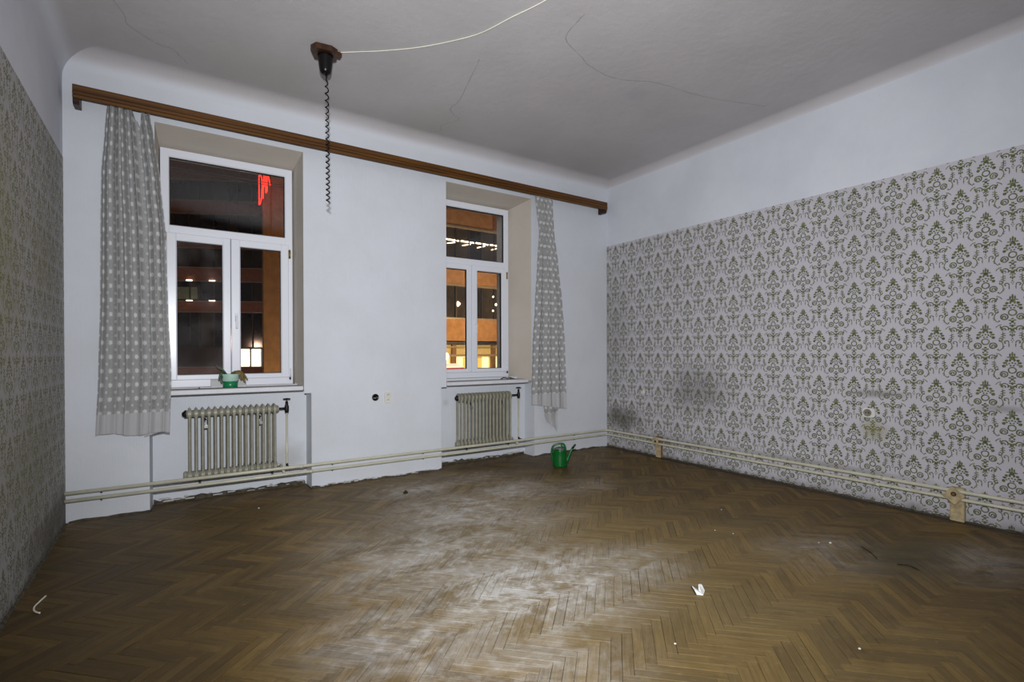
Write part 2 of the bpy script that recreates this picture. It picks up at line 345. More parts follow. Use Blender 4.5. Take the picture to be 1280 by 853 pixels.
# ------------------------------------------------------------------ mesh helpers
class MB:
    def __init__(s): s.v = []; s.f = []; s.mi = []; s.sm = []; s.uv = {}; s.cur = 0; s.smooth = False
    def face(s, idx): s.f.append(tuple(idx)); s.mi.append(s.cur); s.sm.append(s.smooth)
    def add(s, vs): b = len(s.v); s.v += [Vector(p) for p in vs]; return b
    def quad(s, *ps): b = s.add(ps); s.face(range(b, b+len(ps))); return s
    def box(s, x0, x1, y0, y1, z0, z1, bev=0.0, M=None):
        if x1 < x0: x0, x1 = x1, x0
        if y1 < y0: y0, y1 = y1, y0
        if z1 < z0: z0, z1 = z1, z0
        bev = min(bev, (x1-x0)*.45, (y1-y0)*.45, (z1-z0)*.45)
        c = Vector(((x0+x1)/2, (y0+y1)/2, (z0+z1)/2)); h = Vector(((x1-x0)/2, (y1-y0)/2, (z1-z0)/2))
        bm = bmesh.new(); bmesh.ops.create_cube(bm, size=2)
        for v in bm.verts: v.co = Vector((v.co.x*h.x, v.co.y*h.y, v.co.z*h.z))+c
        if bev > 1e-5: bmesh.ops.bevel(bm, geom=bm.edges[:], offset=bev, segments=1, affect='EDGES', profile=.5)
        bm.verts.index_update(); b = s.add([(M @ v.co if M else v.co) for v in bm.verts])
        for f in bm.faces: s.face([b+v.index for v in f.verts])
        bm.free(); return s
    def tube(s, pts, r, n=10, cap=True, closed=False):
        pts = [Vector(p) for p in pts]; N = len(pts); rs = r if isinstance(r, (list, tuple)) else [r]*N
        T = []
        for i in range(N):
            a = pts[i-1] if (i or closed) else pts[0]; c = pts[(i+1) % N] if (i < N-1 or closed) else pts[-1]
            T.append((c-a).normalized())
        up = Vector((0, 0, 1)) if abs(T[0].z) < .9 else Vector((1, 0, 0))
        u = T[0].cross(up).normalized(); base = len(s.v)
        for i in range(N):
            u = (u-T[i]*u.dot(T[i])).normalized(); w = T[i].cross(u)
            s.add([pts[i]+(u*math.cos(2*PI*k/n)+w*math.sin(2*PI*k/n))*rs[i] for k in range(n)])
        sm = s.smooth; s.smooth = True
        for i in range(N if closed else N-1):
            j = (i+1) % N
            for k in range(n): s.face([base+i*n+k, base+i*n+(k+1) % n, base+j*n+(k+1) % n, base+j*n+k])
        s.smooth = False
        if cap and not closed:
            s.face([base+k for k in range(n)][::-1]); s.face([base+(N-1)*n+k for k in range(n)])
        s.smooth = sm; return s
    def lathe(s, prof, c, n=24, axis='z', M=None, smooth=True):
        """prof: list of (radius, height)"""
        base = len(s.v); sm = s.smooth; s.smooth = smooth
        for (r, h) in prof:
            for k in range(n):
                a = 2*PI*k/n; x, y, z = r*math.cos(a), r*math.sin(a), h
                if axis == 'y': x, y, z = x, z, y
                if axis == 'x': x, y, z = z, x, y
                p = Vector((x, y, z)); p = (M @ p) if M else p
                s.add([p+Vector(c)])
        for i in range(len(prof)-1):
            for k in range(n): s.face([base+i*n+k, base+i*n+(k+1) % n, base+(i+1)*n+(k+1) % n, base+(i+1)*n+k])
        s.smooth = False
        if prof[0][0] > 1e-4: s.face([base+k for k in range(n)][::-1])
        if prof[-1][0] > 1e-4: s.face([base+(len(prof)-1)*n+k for k in range(n)])
        s.smooth = sm; return s
    def prism(s, poly, a, b):
        """poly: 3-D points of the near cap; a..b: offset vectors of both caps"""
        n = len(poly); i0 = s.add([Vector(p)+Vector(a) for p in poly]); i1 = s.add([Vector(p)+Vector(b) for p in poly])
        s.face([i0+k for k in range(n)]); s.face([i1+k for k in range(n)][::-1])
        for k in range(n): s.face([i0+(k+1) % n, i0+k, i1+k, i1+(k+1) % n])
        return s
    def build(s, name, mats, parent=None, loc=None, fix=True):
        mats = mats if isinstance(mats, (list, tuple)) else [mats]
        o = Vector(loc) if loc is not None else (org(parent) if parent else Vector((0, 0, 0)))
        me = bpy.data.meshes.new(name); me.from_pydata([tuple(v-o) for v in s.v], [], s.f)
        for m in mats: me.materials.append(m)
        me.polygons.foreach_set('material_index', s.mi); me.polygons.foreach_set('use_smooth', s.sm)
        if s.uv:
            ul = me.uv_layers.new(name='UVMap')
            for l in me.loops:
                ul.data[l.index].uv = s.uv[l.vertex_index]
        if fix:
            bm = bmesh.new(); bm.from_mesh(me); bmesh.ops.recalc_face_normals(bm, faces=bm.faces); bm.to_mesh(me); bm.free()
        ob = bpy.data.objects.new(name, me); COL.objects.link(ob)
        if parent: ob.parent = parent; ob['_o'] = list(o); 
        else: ob.location = o; ob['_o'] = list(o)
        return ob
def org(p): return Vector(p['_o'])
def tag(o, label=None, cat=None, group=None, kind=None):
    if label: o['label'] = label
    if cat: o['category'] = cat
    if group: o['group'] = group
    if kind: o['kind'] = kind
    return o
def thing(name, loc, label, cat, group=None, kind=None):
    o = bpy.data.objects.new(name, None); COL.objects.link(o); o.location = loc; o['_o'] = list(loc); o.empty_display_size = .05
    return tag(o, label, cat, group, kind)
def copy_tree(o, delta, parent=None):
    c = o.copy(); COL.objects.link(c)
    if parent: c.parent = parent
    else: c.location = o.location+Vector(delta)
    c['_o'] = list(Vector(o['_o'])+Vector(delta))
    for ch in o.children: copy_tree(ch, delta, c)
    return c
def spline(pts, k=6):
    pts = [Vector(p) for p in pts]; out = []
    for i in range(len(pts)-1):
        p0 = pts[max(i-1, 0)]; p1 = pts[i]; p2 = pts[i+1]; p3 = pts[min(i+2, len(pts)-1)]
        for j in range(k):
            t = j/k
            out.append(.5*((2*p1)+(p2-p0)*t+(2*p0-5*p1+4*p2-p3)*t*t+(3*p1-p0-3*p2+p3)*t**3))
    out.append(pts[-1]); return out

# ------------------------------------------------------------------ room shell
XL, XR, YW, ZC, YB = -.732, 5.27, 5.4, 3.84, -1.7
YN = 5.62                 # back of the radiator niches
YF = 5.70                 # inner face of the window frames
OPEN = [dict(f=(-.127, 1.09), b=(-.097, 1.05), n=(-.176, 1.16), nb=(-.16, 1.155)), dict(f=(2.676, 3.91), b=(2.60, 3.757), n=(2.608, 3.956), nb=(2.61, 3.95))]
ZT, ZTB, ZN, ZS = 3.385, 3.283, .965, 1.0
w = MB()
xs = sorted([XL, XR]+[v for o in OPEN for v in o['f']+o['n']]); zs = [0, ZN, ZS, ZT, ZC]
def hole(x, z):
    for o in OPEN:
        if z < ZN and o['n'][0] < x < o['n'][1]: return True
        if ZN < z < ZS and o['f'][0] < x < o['f'][1]: return True
        if ZS < z < ZT and o['f'][0] < x < o['f'][1]: return True
    return False
for i in range(len(xs)-1):
    for j in range(len(zs)-1):
        if not hole((xs[i]+xs[i+1])/2, (zs[j]+zs[j+1])/2):
            w.quad((xs[i], YW, zs[j]), (xs[i+1], YW, zs[j]), (xs[i+1], YW, zs[j+1]), (xs[i], YW, zs[j+1]))
for o in OPEN:
    (a, b), (c, d), (e, g), (p, q) = o['f'], o['b'], o['n'], o['nb']
    w.cur = 1
    w.quad((a, YW, ZS), (c, YF+.09, ZS), (c, YF+.09, ZTB), (a, YW, ZT)); w.quad((b, YW, ZS), (d, YF+.09, ZS), (d, YF+.09, ZTB), (b, YW, ZT))
    w.quad((a, YW, ZT), (c, YF+.09, ZTB), (d, YF+.09, ZTB), (b, YW, ZT))
    w.cur = 0
    # niche below: sides, back, slanted shoulders
    w.quad((e, YW, 0), (p, YN, 0), (p, YN, ZN), (e, YW, ZN)); w.quad((g, YW, 0), (q, YN, 0), (q, YN, ZN), (g, YW, ZN))
    w.quad((p, YN, 0), (q, YN, 0), (q, YN, ZS+.05), (p, YN, ZS+.05))
    w.quad((e, YW, ZN), (a, YW, ZS), (a, YN, ZS), (e, YN, ZN)); w.quad((g, YW, ZN), (b, YW, ZS), (b, YN, ZS), (g, YN, ZN))
    w.quad((a, YN, ZS+.0), (b, YN, ZS), (b, YF+.09, ZS), (a, YF+.09, ZS))
    # wall thickness outside the window
    w.cur = 1
    c2, d2 = c+.03, d-.02
    w.quad((c2, YF+.09, ZS), (c2, 5.98, ZS), (c2, 5.98, ZTB-.02), (c2, YF+.09, ZTB-.02)); w.quad((d2, YF+.09, ZS), (d2, 5.98, ZS), (d2, 5.98, ZTB-.02), (d2, YF+.09, ZTB-.02))
    w.quad((c2, YF+.09, ZTB-.02), (d2, YF+.09, ZTB-.02), (d2, 5.98, ZTB-.02), (c2, 5.98, ZTB-.02)); w.quad((c2, YF+.09, ZS), (d2, YF+.09, ZS), (d2, 5.98, ZS), (c2, 5.98, ZS))
    w.cur = 0
tag(w.build('wall_far', [WHITE, BEIGE], fix=False), 'white painted window wall with two deep window recesses and radiator niches', kind='structure')
# outer face of the same wall, so that no street light leaks round it
wo = MB(); xs2 = [XL-.6, OPEN[0]['b'][0]+.03, OPEN[0]['b'][1]-.02, OPEN[1]['b'][0]+.03, OPEN[1]['b'][1]-.02, XR+.6]; zs2 = [-.3, ZS, ZTB-.02, ZC+.3]
for i in range(5):
    for j in range(3):
        if not (i in (1, 3) and j == 1): wo.quad((xs2[i], 5.98, zs2[j]), (xs2[i+1], 5.98, zs2[j]), (xs2[i+1], 5.98, zs2[j+1]), (xs2[i], 5.98, zs2[j+1]))
tag(wo.build('wall_outer', mat('street_stucco', lin(150, 120, 90), .9, var=.2, bump=.3), fix=False), 'street face of the window wall', kind='structure')

def sidewall(name, X, ztop, pm, wm, lab):
    o = MB(); o.cur = 0; o.quad((X, YB, 0), (X, YW, 0), (X, YW, ztop), (X, YB, ztop)); o.cur = 1; o.quad((X, YB, ztop), (X, YW, ztop), (X, YW, ZC), (X, YB, ZC))
    s = 1 if X < 0 else -1      # the paper stands a hair proud with a cut upper edge
    o.cur = 0; o.quad((X+s*.002, YB, ztop), (X+s*.002, YW, ztop), (X, YW, ztop+.001), (X, YB, ztop+.001)); o.quad((X+s*.002, YB, 0), (X+s*.002, YW, 0), (X+s*.002, YW, ztop), (X+s*.002, YB, ztop))
    return tag(o.build(name, [pm, wm], fix=False), lab, kind='structure')
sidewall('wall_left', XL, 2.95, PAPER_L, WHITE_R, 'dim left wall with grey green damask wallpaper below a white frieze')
sidewall('wall_right', XR, 2.91, PAPER_R, WHITE_R, 'right wall with green damask wallpaper below a white frieze')
nb = MB(); nb.quad((XL, YB, 0), (XR, YB, 0), (XR, YB, ZC), (XL, YB, ZC)); tag(nb.build('wall_near', WHITE_R, fix=False), 'plain white wall behind the camera', kind='structure')

# ceiling with coved edges
c = MB(); c.quad((XL, YB, ZC), (XR, YB, ZC), (XR, YW, ZC), (XL, YW, ZC))
def cove(r, fn, L0, L1):
    c.smooth = True; N = 10; b = len(c.v)
    for k in range(N+1):
        a = PI/2*k/N; c.add([fn(r-r*math.sin(a), -(r-r*math.cos(a)), L0), fn(r-r*math.sin(a), -(r-r*math.cos(a)), L1)])
    for k in range(N): c.face([b+2*k, b+2*k+1, b+2*k+3, b+2*k+2])
    c.smooth = False
cove(.16, lambda d, z, t: (t, YW-d-.0, ZC+z), XL, XR)
cove(.09, lambda d, z, t: (XR-d, t, ZC+z), YB, YW)
cove(.24, lambda d, z, t: (XL+d, t, ZC+z), YB, YW)
CE = tag(c.build('ceiling', CEIL, fix=False), 'grey white plaster ceiling with coved edges and fine cracks', kind='structure')
def crack(pts):
    pts = spline([(x+random.uniform(-.02, .02), y+random.uniform(-.02, .02), ZC-.001) for x, y in pts], 5); m = MB()
    for i in range(len(pts)-1):
        d = (pts[i+1]-pts[i]).normalized().cross(Vector((0, 0, 1)))*random.uniform(.0012, .0026); jt = Vector((random.uniform(-.004, .004), random.uniform(-.004, .004), 0))
        pts[i+1] = pts[i+1]+jt; m.quad(pts[i]-d, pts[i+1]-d, pts[i+1]+d, pts[i]+d)
    m.build('crack', CRACK, CE, fix=False)
crack([(2.16, 3.72), (2.25, 4.1), (2.34, 4.45), (2.36, 4.62), (2.45, 4.72), (2.54, 4.8), (2.44, 5.0), (2.5, 5.15), (2.4, 5.22)])
crack([(2.52, 2.8), (2.58, 3.1), (2.85, 3.2), (3.03, 3.28), (3.35, 3.31), (3.7, 3.15), (4.1, 3.1), (4.5, 2.98), (4.95, 2.85)])
crack([(-.5, 4.1), (-.3, 4.6), (-.27, 4.77), (-.1, 4.92), (.0, 4.95), (.1, 5.15)])

# ------------------------------------------------------------------ parquet floor
LB, WB = .336, .05
R2 = math.sqrt(.5); e1 = Vector((R2, R2)); e2 = Vector((R2, -R2)); O2 = Vector((.979+.0353-.0707*3, 2.442+.0353))
fl = MB(); fl.quad((XL, YB, -.012), (XR, YB, -.012), (XR, YW, -.012), (XL, YW, -.012))
for o in OPEN: fl.quad((o['n'][0], YW, -.012), (o['n'][1], YW, -.012), (o['n'][1], YN, -.012), (o['n'][0], YN, -.012))
FL = tag(fl.build('floor', SUBF, fix=False), 'worn oak herringbone parquet floor with patches of white plaster dust', kind='structure')
blocks = []
for i in range(-130, 160):
    for j in range(-22, 22):
        for kind in (0, 1):
            p, q = i*WB+j*LB, i*WB-j*LB
            ctr = (p+LB/2, q+WB/2) if kind == 0 else (p+LB+WB/2, q+WB-LB/2)
            P = O2+e1*ctr[0]+e2*ctr[1]
            if XL-.2 < P.x < XR+.2 and YB-.2 < P.y < YN+.2: blocks.append((P, kind))
def clip(poly, x0, x1, y0, y1):
    for ax, lim, sg in ((0, x0, 1), (0, x1, -1), (1, y0, 1), (1, y1, -1)):
        out = []
        for k in range(len(poly)):
            a, b = poly[k], poly[(k+1) % len(poly)]; da, db = (a[ax]-lim)*sg, (b[ax]-lim)*sg
            if da >= 0: out.append(a)
            if (da >= 0) != (db >= 0): t = da/(da-db); out.append(tuple(a[m]+(b[m]-a[m])*t for m in range(len(a))))
        poly = out
        if not poly: return []
    return poly
def see(P):
    d = Vector((P.x, P.y, 0))-EYE; z = d.dot(FW)
    if z < .3: return -1
    u, v = d.dot(RT)/z*634.28, 444.68-d.dot(UP)/z*634.28
    if abs(u) > 655 or v > 868: return -1
    return 1/z**3
full, part = [], []
for P, k in blocks:
    e = e1 if k == 0 else e2; g = Vector((-e.y, e.x)); hx = LB/2*R2+WB/2*R2
    inside = XL+.012 < P.x-hx and P.x+hx < XR-.07 and YB < P.y-hx and P.y+hx < YW-.015
    (full if inside else part).append((see(Vector((P.x, P.y, 0))), P, k))
full.sort(key=lambda a: -a[0])
# four slightly different block meshes shared by the nearest 300 blocks
protos = []
for q in range(5):
    m = MB(); hl, hw = LB/2-random.uniform(.0003, .0012), WB/2-(.0003, .0005, .0008, .0012, .0018)[q]; b = .0009
    m.add([(x, y, -.011) for x, y in ((-hl, -hw), (hl, -hw), (hl, hw), (-hl, hw))]); m.add([(x, y, -b) for x, y in ((-hl, -hw), (hl, -hw), (hl, hw), (-hl, hw))]); m.add([(x, y, 0) for x, y in ((-hl+b, -hw+b), (hl-b, -hw+b), (hl-b, hw-b), (-hl+b, hw-b))])
    m.face([8, 9, 10, 11])
    for lo in (0, 4):
        for k in range(4): m.face([lo+k, lo+(k+1) % 4, lo+4+(k+1) % 4, lo+4+k])
    m.uv = {i: (v.x, v.y) for i, v in enumerate(m.v)}
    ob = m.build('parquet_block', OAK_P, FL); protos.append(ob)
for n, (s, P, k) in enumerate(full[:300]):
    o = protos[n] if n < 5 else protos[random.randrange(5)].copy()
    if n >= 5: COL.objects.link(o); o.parent = FL
    o.location = (P.x, P.y, random.gauss(0, .0005))
    rz = (PI/4 if k == 0 else -PI/4)+random.gauss(0, .0025)+random.choice((0, PI))
    o.rotation_euler = (random.gauss(0, .006), random.gauss(0, .0012), rz)
fs = MB()
def field_block(P, k, boxes):
    a = PI/4 if k == 0 else -PI/4; a += random.gauss(0, .002)
    ex = Vector((math.cos(a), math.sin(a))); ey = Vector((-ex.y, ex.x)); hl, hw = LB/2-random.uniform(.0003, .001), WB/2-random.choice((.0003, .0004, .0006, .0009, .0016))
    z = random.gauss(0, .0005)
    pol = [(P.x+ex.x*x+ey.x*y, P.y+ex.y*x+ey.y*y, x, y) for x, y in ((-hl, -hw), (hl, -hw), (hl, hw), (-hl, hw))]
    for bx in boxes:
        c = clip(pol, *bx) if bx else pol
        if len(c) < 3: continue
        n = len(c); cx, cy = sum(v[0] for v in c)/n, sum(v[1] for v in c)/n
        t = fs.add([(v[0], v[1], z) for v in c]); b = fs.add([(v[0], v[1], -.011) for v in c])
        for i in range(n): fs.uv[t+i] = fs.uv[b+i] = (c[i][2], c[i][3])
        fs.face([t+i for i in range(n)])
        for i in range(n): fs.face([t+(i+1) % n, t+i, b+i, b+(i+1) % n])
for s, P, k in full[300:]: field_block(P, k, [None])
for s, P, k in part:
    field_block(P, k, [(XL+.012, XR-.075, YB, YW-.012)]+[(o['n'][0]+.01, o['n'][1]-.01, YW-.012, YN-.03) for o in OPEN])
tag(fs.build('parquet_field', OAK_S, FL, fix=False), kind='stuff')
m = MB(); m.box(XR-.072, XR-.003, YB, YW-.02, -.011, .006, .002); tag(m.build('trim_1', BRD), 'narrow dark floor board along the foot of the right wall', kind='structure')

# crumbling plaster along the foot of the walls
def rubble(name, pts, nrm, zlo, zhi, mt, lab):
    m = MB(); n = Vector(nrm)
    for (a, b) in pts:
        a, b = Vector(a), Vector(b); L = (b-a).length; N = max(4, int(L/.045)); base = None
        for i in range(N+1):
            p = a.lerp(b, i/N); h = random.uniform(zlo, zhi); d = random.uniform(.006, .016)
            k = m.add([p+n*.001+Vector((0, 0, h)), p+n*d*.6+Vector((0, 0, h*.8)), p+n*(d+.006)+Vector((0, 0, -.002)), p+n*.001+Vector((0, 0, -.002))])
            if base is not None:
                for q in range(4): m.face([base+q, base+(q+1) % 4, k+(q+1) % 4, k+q])
            base = k
    return tag(m.build(name, mt), lab, kind='structure')
rubble('baseboard_far', [((XL+.02, YW, 0), (OPEN[0]['n'][0], YW, 0)), ((OPEN[0]['n'][1], YW, 0), (OPEN[1]['n'][0], YW, 0)), ((OPEN[1]['n'][1], YW, 0), (XR-.08, YW, 0))], (0, -1, 0), .006, .022, RUBBLE, 'dark crumbling plaster edge along the foot of the window wall')
rubble('baseboard_niche', [((o['n'][0]+.02, YN, 0), (o['n'][1]-.02, YN, 0)) for o in OPEN], (0, -1, 0), .02, .05, RUBBLE, 'broken plaster along the floor inside the radiator niches')
rubble('baseboard_left', [((XL+.002, YB, 0), (XL+.002, YW-.03, 0))], (1, 0, 0), .004, .02, RUBBLE, 'dirty edge along the foot of the left wall')
rubble('baseboard_right', [((XR-.003, YB, .005), (XR-.003, YW-.03, .005))], (-1, 0, 0), .006, .02, RUBBLE, 'dirty edge along the foot of the right wall')
for q in range(26):
    o = OPEN[0] if q < 15 else OPEN[1]
for (x0, x1, y) in ((OPEN[0]['n'][0]+.05, OPEN[0]['n'][1]-.03, YN-.02), (OPEN[1]['n'][0]+.05, OPEN[1]['n'][1]-.03, YN-.02), (1.2, 2.55, YW-.006)):
    m = MB()
    for q in range(26):
        x = random.uniform(x0, x1); l = random.uniform(.02, .09); h = random.uniform(.004, .012); z = random.uniform(.012, .045) if y > YW else random.uniform(.004, .02)
        m.box(x, min(x+l, x1), y-random.uniform(.004, .012), y+.012, z, z+h, .002)
    tag(m.build('trim_2' if x0 < 0 else ('trim_3' if x0 > 2 else 'trim_4'), RUBBLE_W), 'flaking white plaster chips at the wall foot', kind='structure')

# ------------------------------------------------------------------ windows
def make_window(name, dx, lab, panes):
    root = thing(name, (dx+.474, YF, 1.048), lab, None, kind='structure')
    def X(v): return v+dx
    m = MB(); y0, y1 = YF, YF+.07; L, Rr, B, T = -.094, 1.043, 1.048, 3.28
    m.box(X(L), X(-.027), y0, y1, B, T, .004); m.box(X(.975), X(Rr), y0, y1, B, T, .004)
    m.box(X(L), X(Rr), y0+.0005, y1, T-.072, T, .004); m.box(X(L), X(Rr), y0+.0005, y1, B, B+.075, .004)
    m.box(X(-.03), X(.98), y0-.001, y1, 2.495, 2.568, .004)
    m.build('frame', PVC, root)
    def pane(x0, x1, z0, z1, par, y, gl):
        g = MB(); g.box(X(x0)-.006, X(x1)+.006, y+.022, y+.027, z0-.006, z1+.006); p = g.build('pane', gl, par)
        k = MB(); w = .0065
        for a, b, c, d in ((x0-w, x0, z0-w, z1+w), (x1, x1+w, z0-w, z1+w), (x0, x1, z0-w, z0), (x0, x1, z1, z1+w)): k.box(X(a), X(b), y+.004, y+.03, c, d)
        k.build('gasket', GASKET, par); return p
    # fixed light with glazing bead
    b = MB()
    for a, bb, cc, d in ((-.034, -.0245, 2.56, 3.212), (.9715, .98, 2.56, 3.212), (-.03, .976, 2.56, 2.5705), (-.03, .976, 3.2035, 3.214)): b.box(X(a), X(bb), YF+.008, YF+.05, cc, d, .003)
    fx = b.build('glazing_bead', PVC, root); pane(-.0175, .965, 2.577, 3.197, fx, YF+.012, panes[0])
    for k, (a, bb, ga, gb) in enumerate(((-.050, .472, .034, .400), (.477, 1.003, .561, .925))):
        s = MB(); y = YF-.014; z0, z1, gz0, gz1 = 1.118, 2.497, 1.172, 2.42
        s.box(X(a), X(ga-.0065), y, YF+.05, z0, z1, .006); s.box(X(gb+.0065), X(bb), y, YF+.05, z0, z1, .006)
        s.box(X(ga-.01), X(gb+.01), y+.0006, YF+.05, z0, gz0-.0065, .005); s.box(X(ga-.01), X(gb+.01), y+.0006, YF+.05, gz1+.0065, z1, .005)
        for q in ((ga-.016, gz0-.016), (gb+.003, gz0-.016)): s.box(X(q[0]), X(q[0]+.013), y+.006, y+.022, gz0-.016, gz1+.016, .004)   # sloping inner bead
        sash = s.build('sash', PVC, root); pane(ga, gb, gz0, gz1, sash, YF+.006, panes[k+1])
        if k == 1:
            h = MB(); h.box(X(.506), X(.533), y-.012, y, 1.68, 1.765, .006); h.lathe([(.010, 0), (.010, .03)], (X(.5195), y-.012, 1.73), 12, 'y', M=Matrix.Scale(-1, 3, (0, 1, 0)))
            h.box(X(.509), X(.530), y-.05, y-.034, 1.612, 1.742, .007); h.build('window_handle', PVC, sash)
    for (x, z, mt) in ((-.062, 2.46, BRASS), (1.012, 2.40, BRASS), (1.012, 1.165, PVC)):
        h = MB(); h.tube([(X(x), YF-.014, z-.045), (X(x), YF-.014, z+.045)], .009, 10); h.box(X(x)-.012, X(x)+.012, YF-.012, YF+.002, z-.04, z+.04, .003); h.build('hinge', mt, root)
    h = MB(); h.box(X(1.004), X(1.02), YF-.024, YF-.001, 1.095, 1.122, .003); h.build('hinge_cap', IRON, root)
    return root
W1 = make_window('window_1', 0, 'left white plastic window with a fixed light over two sashes', [GLASS, GLASS_D, GLASS])
W2 = make_window('window_2', 2.7065, 'right white plastic window partly hidden by the pier', [GLASS]*3)
def sill(name, x0, x1, zt, fx0, lab):
    m = MB(); m.box(x0, x1, YW-.012, YF+.05, zt-.043, zt, .006); o = tag(m.build(name, SILLW), lab, kind='structure')
    m = MB(); m.box(x0+.003, x1-.003, YW-.004, YF+.045, zt-.002, zt+.0012); m.build('sill_top', DUSTY, o)
    m = MB(); m.box(max(x0+.03, fx0), min(x1-.03, fx0+1.125), YF+.004, YF+.05, zt+.001, 1.0475); m.build('dark_joint', GASKET, o); return o
sill('trim_5', -.118, 1.083, 1.040, -.09, 'white window sill under the left window'); sill('trim_6', 2.68, 3.858, 1.022, 2.617, 'white window sill under the right window')

# ------------------------------------------------------------------ curtain rail
rl = MB(); x0, x1 = -.653, 5.142
rl.box(x0, x1, 5.250, 5.266, 3.452, 3.500, .004); rl.box(x0, x1, 5.256, 5.27, 3.443, 3.456); rl.box(x0, x1, 5.246, 5.266, 3.422, 3.446, .004); rl.box(x0, x1, 5.250, 5.266, 3.394, 3.420, .004)
rail = thing('curtain_pelmet', (2.25, 5.4, 3.45), 'long brown wooden curtain pelmet with a grooved front above both windows', 'pelmet')
rl.build('pelmet_board', RAILW, rail)
gr = MB(); gr.box(x0+.001, x1-.001, 5.2555, 5.27, 3.396, 3.498); gr.build('groove', RAILD, rail)
tp = MB(); tp.box(x0, x1, 5.262, 5.385, 3.484, 3.499, .003); tp.build('pelmet_top', RAILW, rail)
for xa in (x0, x1-.042):
    b = MB(); b.prism([(xa, 5.2665, 3.497), (xa, 5.399, 3.497), (xa, 5.399, 3.352), (xa, 5.285, 3.352), (xa, 5.267, 3.372)], (0, 0, 0), (.042, 0, 0)); b.build('end_bracket', RAILD, rail)
tr = MB(); tr.box(x0+.025, x1-.025, 5.315, 5.345, 3.44, 3.483, .003); tr.build('curtain_track', RAILD, rail)

# ------------------------------------------------------------------ net curtains
def interp(tab, z):
    for i in range(len(tab)-1):
        a, b = tab[i], tab[i+1]
        if a[0] >= z >= b[0]:
            t = (a[0]-z)/(a[0]-b[0]); t = t*t*(3-2*t)*.5+t*.5
            return [a[k]+(b[k]-a[k])*t for k in range(1, len(a))]
    return list(tab[-1][1:]) if z < tab[-1][0] else list(tab[0][1:])
def curtain(name, tab, ztop, zbot, y0, folds, amp, fabw, nx, nz, mt, par=None, seed=1, xw=None):
    rnd = random.Random(seed); ph = [rnd.uniform(0, 6.28) for _ in range(6)]
    m = MB(); m.smooth = True
    for j in range(nz+1):
        for i in range(nx+1):
            s = i/nx; zt, zb = ztop(s), zbot(s); t = j/nz; z = zt+(zb-zt)*t
            l, r = interp(tab, z)
            A = amp*(.55+.45*math.sin(t*2.2+.6)) * (1.25-.5*t)
            th = 2*PI*folds*(s+.02*math.sin(5*s+ph[0])+.012*math.sin(3*t+ph[1]))
            ss = (xw(s, t) if xw else s) + .35/(2*PI*folds)*math.sin(2*th+ph[5])*.6
            y = y0+A*math.sin(th)+A*.35*math.sin(2.3*th+ph[2]+t*1.5)+.006*math.sin(9*t+4*s+ph[3])
            k = m.add([(l+(r-l)*ss, y, z)])
            m.uv[k] = (s*fabw, z-zbot(.3)+.0)
    n1 = nx+1
    for j in range(nz):
        for i in range(nx): m.face([j*n1+i, j*n1+i+1, (j+1)*n1+i+1, (j+1)*n1+i])
    o = m.build(name, mt, par, fix=False)
    return o
lc = curtain('net_curtain', [(3.45, -.445, -.165), (3.2, -.462, -.13), (2.85, -.487, -.088), (2.42, -.495, -.055), (1.8, -.50, -.04), (1.2, -.515, -.02), (.7, -.537, -.035)],
             lambda s: 3.425-.13*math.exp(-((s-.73)/.055)**2)-.02*math.exp(-((s-.9)/.04)**2), lambda s: .70+.012*math.sin(9*s)-.02*s, 5.315, 4.6, .026, .74, 150, 90, NET1, seed=3,
             xw=lambda s, t: s+(.06*math.sin(PI*s)*(1-t)*-1 if s < .7 else 0))
tag(lc, 'wide grey dotted net curtain bunched at the left edge of the left window', 'curtain')
lt = curtain('torn_hem', [(.80, -.22, -.045), (.64, -.21, -.06)], lambda s: .80, lambda s: .655+.05*s, 5.345, 2.5, .008, .25, 30, 8, NET1, lc, seed=5)
rc = curtain('net_curtain', [(3.45, 3.905, 4.20), (3.25, 3.935, 4.20), (2.95, 3.985, 4.215), (2.5, 3.955, 4.28), (2.0, 3.915, 4.35), (1.45, 3.865, 4.40), (.9, 3.85, 4.415), (.6, 3.845, 4.425)],
             lambda s: 3.42-.05*math.exp(-((s-.25)/.06)**2)-.1*max(0, s-.85), lambda s: .70-.09*s, 5.315, 3.6, .022, .60, 110, 90, NET2, seed=8)
tag(rc, 'narrow grey dotted net curtain hanging right of the right window', 'curtain')
curtain('torn_hem', [(.75, 4.07, 4.32), (.55, 4.075, 4.305), (.42, 4.13, 4.30), (.27, 4.22, 4.285)], lambda s: .72, lambda s: .46-.16*s, 5.345, 1.5, .006, .25, 24, 14, NET2, rc, seed=9)
curtain('folded_edge', [(2.5, 4.22, 4.29), (2.1, 4.27, 4.36), (1.75, 4.34, 4.42)], lambda s: 2.5, lambda s: 1.95-.2*s, 5.335, 1, .006, .12, 10, 12, NET2, rc, seed=11)
for xx, par, zz in ((-.41, lc, 3.43), (-.33, lc, 3.43), (-.19, lc, 3.43), (3.95, rc, 3.43), (4.15, rc, 3.42)):
    h = MB(); h.tube(spline([(xx, 5.315, zz+.02), (xx, 5.305, zz+.01), (xx, 5.31, zz-.02), (xx, 5.322, zz-.01)], 4), .003, 6); h.build('curtain_hook', BLACKP, par)

